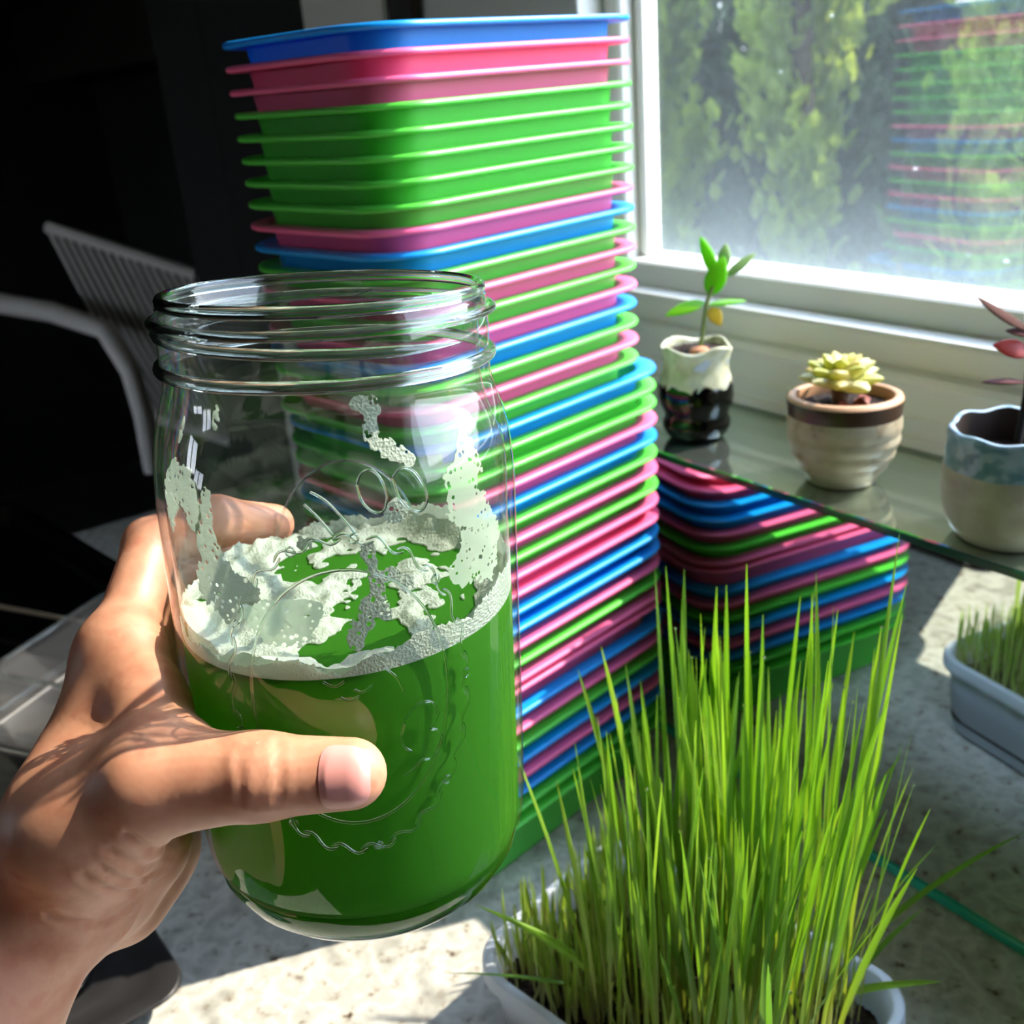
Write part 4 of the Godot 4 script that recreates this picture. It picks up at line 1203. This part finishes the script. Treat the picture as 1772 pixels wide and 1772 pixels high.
	for ring in [[9, 0.0240, 0.24, 0.0150], [8, 0.0230, 0.60, 0.0150], [7, 0.0200, 0.95, 0.0135], [5, 0.0160, 1.25, 0.0105]]:
		for k in ring[0]:
			var a: float = TAU_ * (k + 0.5 * (idx % 2)) / ring[0] + ring[2]
			var el: float = ring[2] + rng.randf_range(-0.10, 0.10)
			var dir := V(cos(a) * cos(el), sin(el), sin(a) * cos(el))
			var base := rc + V(0, 0.002 + 0.002 * ring[2], 0)
			part("leaf", leaf_mesh(base, base + dir * ring[1], ring[3], 0.0068, V(-cos(a) * sin(el), cos(el), -sin(a) * sin(el)), -0.15), glow(mat(tones[rng.randi() % 4], 0.4), Color(0.85, 0.85, 0.4), 0.3), ros)
		idx += 1
	for k in 7:
		var a := lerpf(-0.9, 1.2, k / 6.0)
		var p := V(0.011 * cos(a) + 0.004, 0.0455, -0.012 * sin(a) + 0.002)
		part("dry_leaf", leaf_mesh(p, p + V(0.008 * cos(a * 3.0), 0.004 + 0.003 * sin(k * 2.0), 0.008 * sin(a * 3.0)), 0.007, 0.002, V(0.3, 1, 0.2), 0.3), mat([Color(0.55, 0.27, 0.2), Color(0.42, 0.2, 0.15), Color(0.62, 0.4, 0.3)][k % 3], 0.7), ros, "shrivelled red-brown leaf")
	part("stem", tube([V(-0.003, 0.042, 0), rc + V(0, 0.003, 0)], [0.004, 0.005], 8), mat(Color(0.4, 0.3, 0.2), 0.8), ros)
	# --- blue and beige pot at the right
	var b3 := V(-0.2535, 0.2162, -0.4660)
	var p3 := thing("flower_pot", "beige pot with a blue-grey glazed top at the right edge of the ledge", "pot", b3)
	var facet := func(p: Vector3, t: float, k: int) -> Vector3:
		var m := smoothstep(0.030, 0.055, p.y)
		var f := 1.0 + 0.020 * m * cos(8.0 * t)
		return V(p.x * f, p.y + 0.0008 * m * cos(8.0 * t + 0.7), p.z * f)
	var beige := tri_map(mat(Color.WHITE, 0.35), noise_tex(0.01, [[0.0, Color(0.62, 0.58, 0.49)], [1.0, Color(0.74, 0.71, 0.63)]], 256, FastNoiseLite.TYPE_SIMPLEX_SMOOTH, 4, 23), 20.0)
	part("body", pot_shell([Vector2(0.0001, 0.0), Vector2(0.0225, 0.0), Vector2(0.0240, 0.0010), Vector2(0.0272, 0.0050), Vector2(0.0302, 0.0110), Vector2(0.0318, 0.0180), Vector2(0.0325, 0.0260), Vector2(0.0326, 0.0340), Vector2(0.0323, 0.0385)], [], 72, facet), beige, p3)
	var blue := tri_map(mat(Color.WHITE, 0.22), noise_tex(0.02, [[0.0, Color(0.30, 0.46, 0.50)], [0.40, Color(0.40, 0.54, 0.58)], [0.55, Color(0.60, 0.68, 0.74)], [1.0, Color(0.68, 0.75, 0.80)]], 256, FastNoiseLite.TYPE_SIMPLEX_SMOOTH, 2, 29), 18.0)
	part("blue_glaze", pot_shell([Vector2(0.0323, 0.0385), Vector2(0.0320, 0.0440), Vector2(0.0316, 0.0500), Vector2(0.0316, 0.0545), Vector2(0.0310, 0.0565), Vector2(0.0295, 0.0572), Vector2(0.0282, 0.0565)], [], 72, facet), blue, p3, "blue-grey glazed top with teal brush marks")
	part("inside", pot_shell([Vector2(0.0282, 0.0565), Vector2(0.0278, 0.0545), Vector2(0.0278, 0.030)], [], 72, facet), mat(Color(0.20, 0.16, 0.13), 0.5), p3, "dark brown inside")
	var s3 := part("soil", soil_disc.call(0.0288, 0.0400), M.soil, self)
	s3.position = b3
	tag(s3, "dark soil in the blue and beige pot", "soil", "", "stuff")
	var red := thing("succulent", "red-leaved succulent on a dark stem at the right edge", "succulent", b3)
	var rm := glow(mat(Color(0.66, 0.25, 0.20), 0.45), Color(0.9, 0.3, 0.2), 0.3)
	var rd := mat(Color(0.30, 0.08, 0.07), 0.85)
	part("stem", tube([V(0.000, 0.040, 0.000), V(-0.001, 0.070, -0.006), V(-0.006, 0.104, -0.0125)], [0.0022, 0.002, 0.0015], 8), mat(Color(0.07, 0.05, 0.04), 0.7), red)
	part("leaf", leaf_mesh(V(-0.0055, 0.1006, -0.0090), V(-0.0262, 0.1165, 0.0030), 0.0060, 0.0022, V(0.5, 0.8, 0.3), 0.15), mat(Color(0.32, 0.17, 0.12), 0.9), red, "long brown withered leaf")
	part("leaf", leaf_mesh(V(-0.0040, 0.0905, -0.0085), V(-0.0150, 0.0950, 0.0040), 0.0095, 0.003, V(0.6, 0.5, 0.4)), rm, red)
	part("leaf", leaf_mesh(V(-0.0050, 0.0985, -0.0105), V(-0.0130, 0.1010, -0.0020), 0.0060, 0.002, V(0.3, 0.9, 0.3)), rd, red)
	part("leaf", leaf_mesh(V(-0.0020, 0.0770, -0.0055), V(-0.0135, 0.0790, 0.0130), 0.0050, 0.002, V(0.2, 1, 0.2)), rd, red)
	part("leaf", leaf_mesh(V(-0.0050, 0.1020, -0.0120), V(0.004, 0.113, -0.021), 0.0070, 0.002, V(0.3, 0.9, 0.3)), rm, red)

# ---------------------------------------------------------------- things at the left
func build_left_side() -> void:
	# slatted white chair in the dark room
	var ch := thing("slatted_chair", "white chair with a slatted back and curved arm in the dark room", "chair", V(-2.5, -0.92, -0.62))
	var o := V(-2.5, -0.92, -0.62)
	var a := V(-2.6473, 0.2097, -0.5498) - o
	var b := V(-2.4132, 0.0831, -0.7971) - o
	var down := V(-0.02, -0.42, -0.02) + (b - a) * 0.42
	for k in 17:
		var p := a.lerp(b, k / 16.0)
		part("slat", tube([p, p + down * 0.5 + V(0.02, 0, 0.01), p + down], [0.0052], 6, 0.6), M.chair, ch)
	part("top_rail", tube([a, b], [0.014], 8), M.chair, ch)
	part("bottom_rail", tube([a + down, b + down], [0.014], 8), M.chair, ch)
	part("arm", tube([V(-2.75, 0.060, -0.30) - o, V(-2.66, 0.056, -0.41) - o, V(-2.58, 0.030, -0.50) - o, V(-2.50, -0.017, -0.589) - o, V(-2.43, -0.11, -0.61) - o, V(-2.394, -0.208, -0.608) - o, V(-2.38, -0.34, -0.60) - o], [0.024], 10), M.chair, ch)
	part("seat", box_mesh(V(-0.35, 0.44, -0.12), V(0.25, 0.47, 0.40), 0.01), M.black_plastic, ch, "dark seat")
	for s in [V(-0.30, 0, 0.35), V(0.20, 0, 0.35), V(-0.30, 0, -0.08), V(0.20, 0, -0.08)]:
		part("leg", tube([s, s + V(0, 0.45, 0)], [0.018, 0.022], 8), M.chair, ch)
	# shallow black growing tray farther along the counter
	var bt := thing("shallow_tray", "shallow glossy black tray lying on the counter at the far left", "tray", V(-1.06, 0.0, -0.05), Basis(Vector3.UP, 0.15))
	var g := Geo.new()
	var rows := []
	for q in [[0.02, 0.0005], [0.016, 0.001], [0.012, 0.018], [0.001, 0.0195], [0.0, 0.021], [0.001, 0.0225], [0.010, 0.0225], [0.014, 0.020], [0.018, 0.006], [0.03, 0.005]]:
		rows.append(round_rect(0.15 - q[0], 0.24 - q[0], 0.02, q[1]))
	g.rows(rows); g.fan(rows[0], false); g.fan(rows[-1], true)
	part("tray_body", g.mesh(), M.black_gloss, bt)
	var st := part("wooden_stick", tube([V(-1.10, 0.0225, -0.035), V(-0.985, 0.0240, -0.100), V(-0.90, 0.0235, -0.150)], [0.0022, 0.0024, 0.002], 6), mat(Color(0.55, 0.47, 0.36), 0.7), self)
	tag(st, "thin pale wooden stick lying across the shallow black tray", "stick")
	# clear clamshell box behind the wrist
	var cb := thing("clear_box", "clear-lidded black plastic box on the counter behind the wrist", "box", V(-0.713, 0.0, -0.1335), Basis(Vector3.UP, deg_to_rad(33.0)))
	var lower := Geo.new()
	rows = []
	for q in [[0.022, 0.0003], [0.020, 0.001], [0.010, 0.048], [0.0, 0.049], [0.0, 0.051], [0.0105, 0.050], [0.021, 0.002], [0.023, 0.0012]]:
		rows.append(round_rect(0.09 - q[0], 0.08 - q[0], 0.02, q[1]))
	lower.rows(rows); lower.fan(rows[0], false); lower.fan(rows[-1], true)
	part("base", lower.mesh(), M.black_plastic, cb, "black lower half")
	var upper := Geo.new()
	rows = []
	for q in [[0.0, 0.0515], [0.0, 0.0535], [0.009, 0.0540], [0.014, 0.096], [0.018, 0.0995], [0.022, 0.1], [0.0225, 0.0992], [0.0185, 0.0987], [0.0150, 0.0955], [0.0105, 0.0530]]:
		rows.append(round_rect(0.09 - q[0], 0.08 - q[0], 0.02, q[1]))
	upper.rows(rows); upper.fan(rows[5], true)
	part("lid", upper.mesh(), M.clear_plastic, cb)
	var loop := func(l: float, w: float, y: float, r: float) -> ArrayMesh:
		var p := []
		for q in round_rect(l, w, 0.02, y): p.append(q)
		p.append(p[0])
		return tube(p, [r], 6)
	part("lid_rim", loop.call(0.0895, 0.0795, 0.0545, 0.0016), M.ridge_glass, cb, "shiny clear rolled rim")
	part("lid_edge", loop.call(0.0700, 0.0600, 0.0990, 0.0014), M.ridge_glass, cb, "shiny clear top edge")
	# black tray with a clear dome under the wrist
	var bb := thing("black_food_tray", "black plastic food tray with rounded corners under the wrist", "tray", V(-0.545, 0.0, 0.045), Basis(Vector3.UP, 0.05))
	var t2 := Geo.new()
	rows = []
	for q in [[0.020, 0.0005], [0.017, 0.001], [0.010, 0.016], [0.0015, 0.017], [0.0, 0.0185], [0.0015, 0.020], [0.010, 0.020], [0.012, 0.018], [0.022, 0.017], [0.024, 0.019], [0.034, 0.019], [0.037, 0.016], [0.045, 0.004], [0.06, 0.003]]:
		rows.append(round_rect(0.115 - q[0], 0.102 - q[0], 0.018, q[1]))
	t2.rows(rows); t2.fan(rows[0], false); t2.fan(rows[-1], true)
	part("tray_body", t2.mesh(), M.black_plastic, bb)
	var dm := thing("clear_dome_lid", "clear plastic lid resting in the black food tray under the wrist", "lid", V(-0.552, 0.0195, 0.050), Basis(Vector3.UP, 0.05))
	var t3 := Geo.new()
	rows = []
	for q in [[0.0, 0.0], [0.0, 0.0015], [0.008, 0.0020], [0.014, 0.022], [0.018, 0.026], [0.030, 0.0265], [0.036, 0.024], [0.05, 0.024], [0.0505, 0.0234], [0.0365, 0.0234], [0.030, 0.0255], [0.0185, 0.0252], [0.0148, 0.0218], [0.0085, 0.0012]]:
		rows.append(round_rect(0.084 - q[0], 0.072 - q[0], 0.02, q[1]))
	t3.rows(rows); t3.fan(rows[7], true)
	part("lid_shell", t3.mesh(), M.clear_plastic, dm)
	part("lid_rim", loop.call(0.083, 0.071, 0.0022, 0.0013), M.ridge_glass, dm, "shiny clear rim")
	part("lid_edge", loop.call(0.062, 0.050, 0.0265, 0.0012), M.ridge_glass, dm, "shiny clear raised edge")
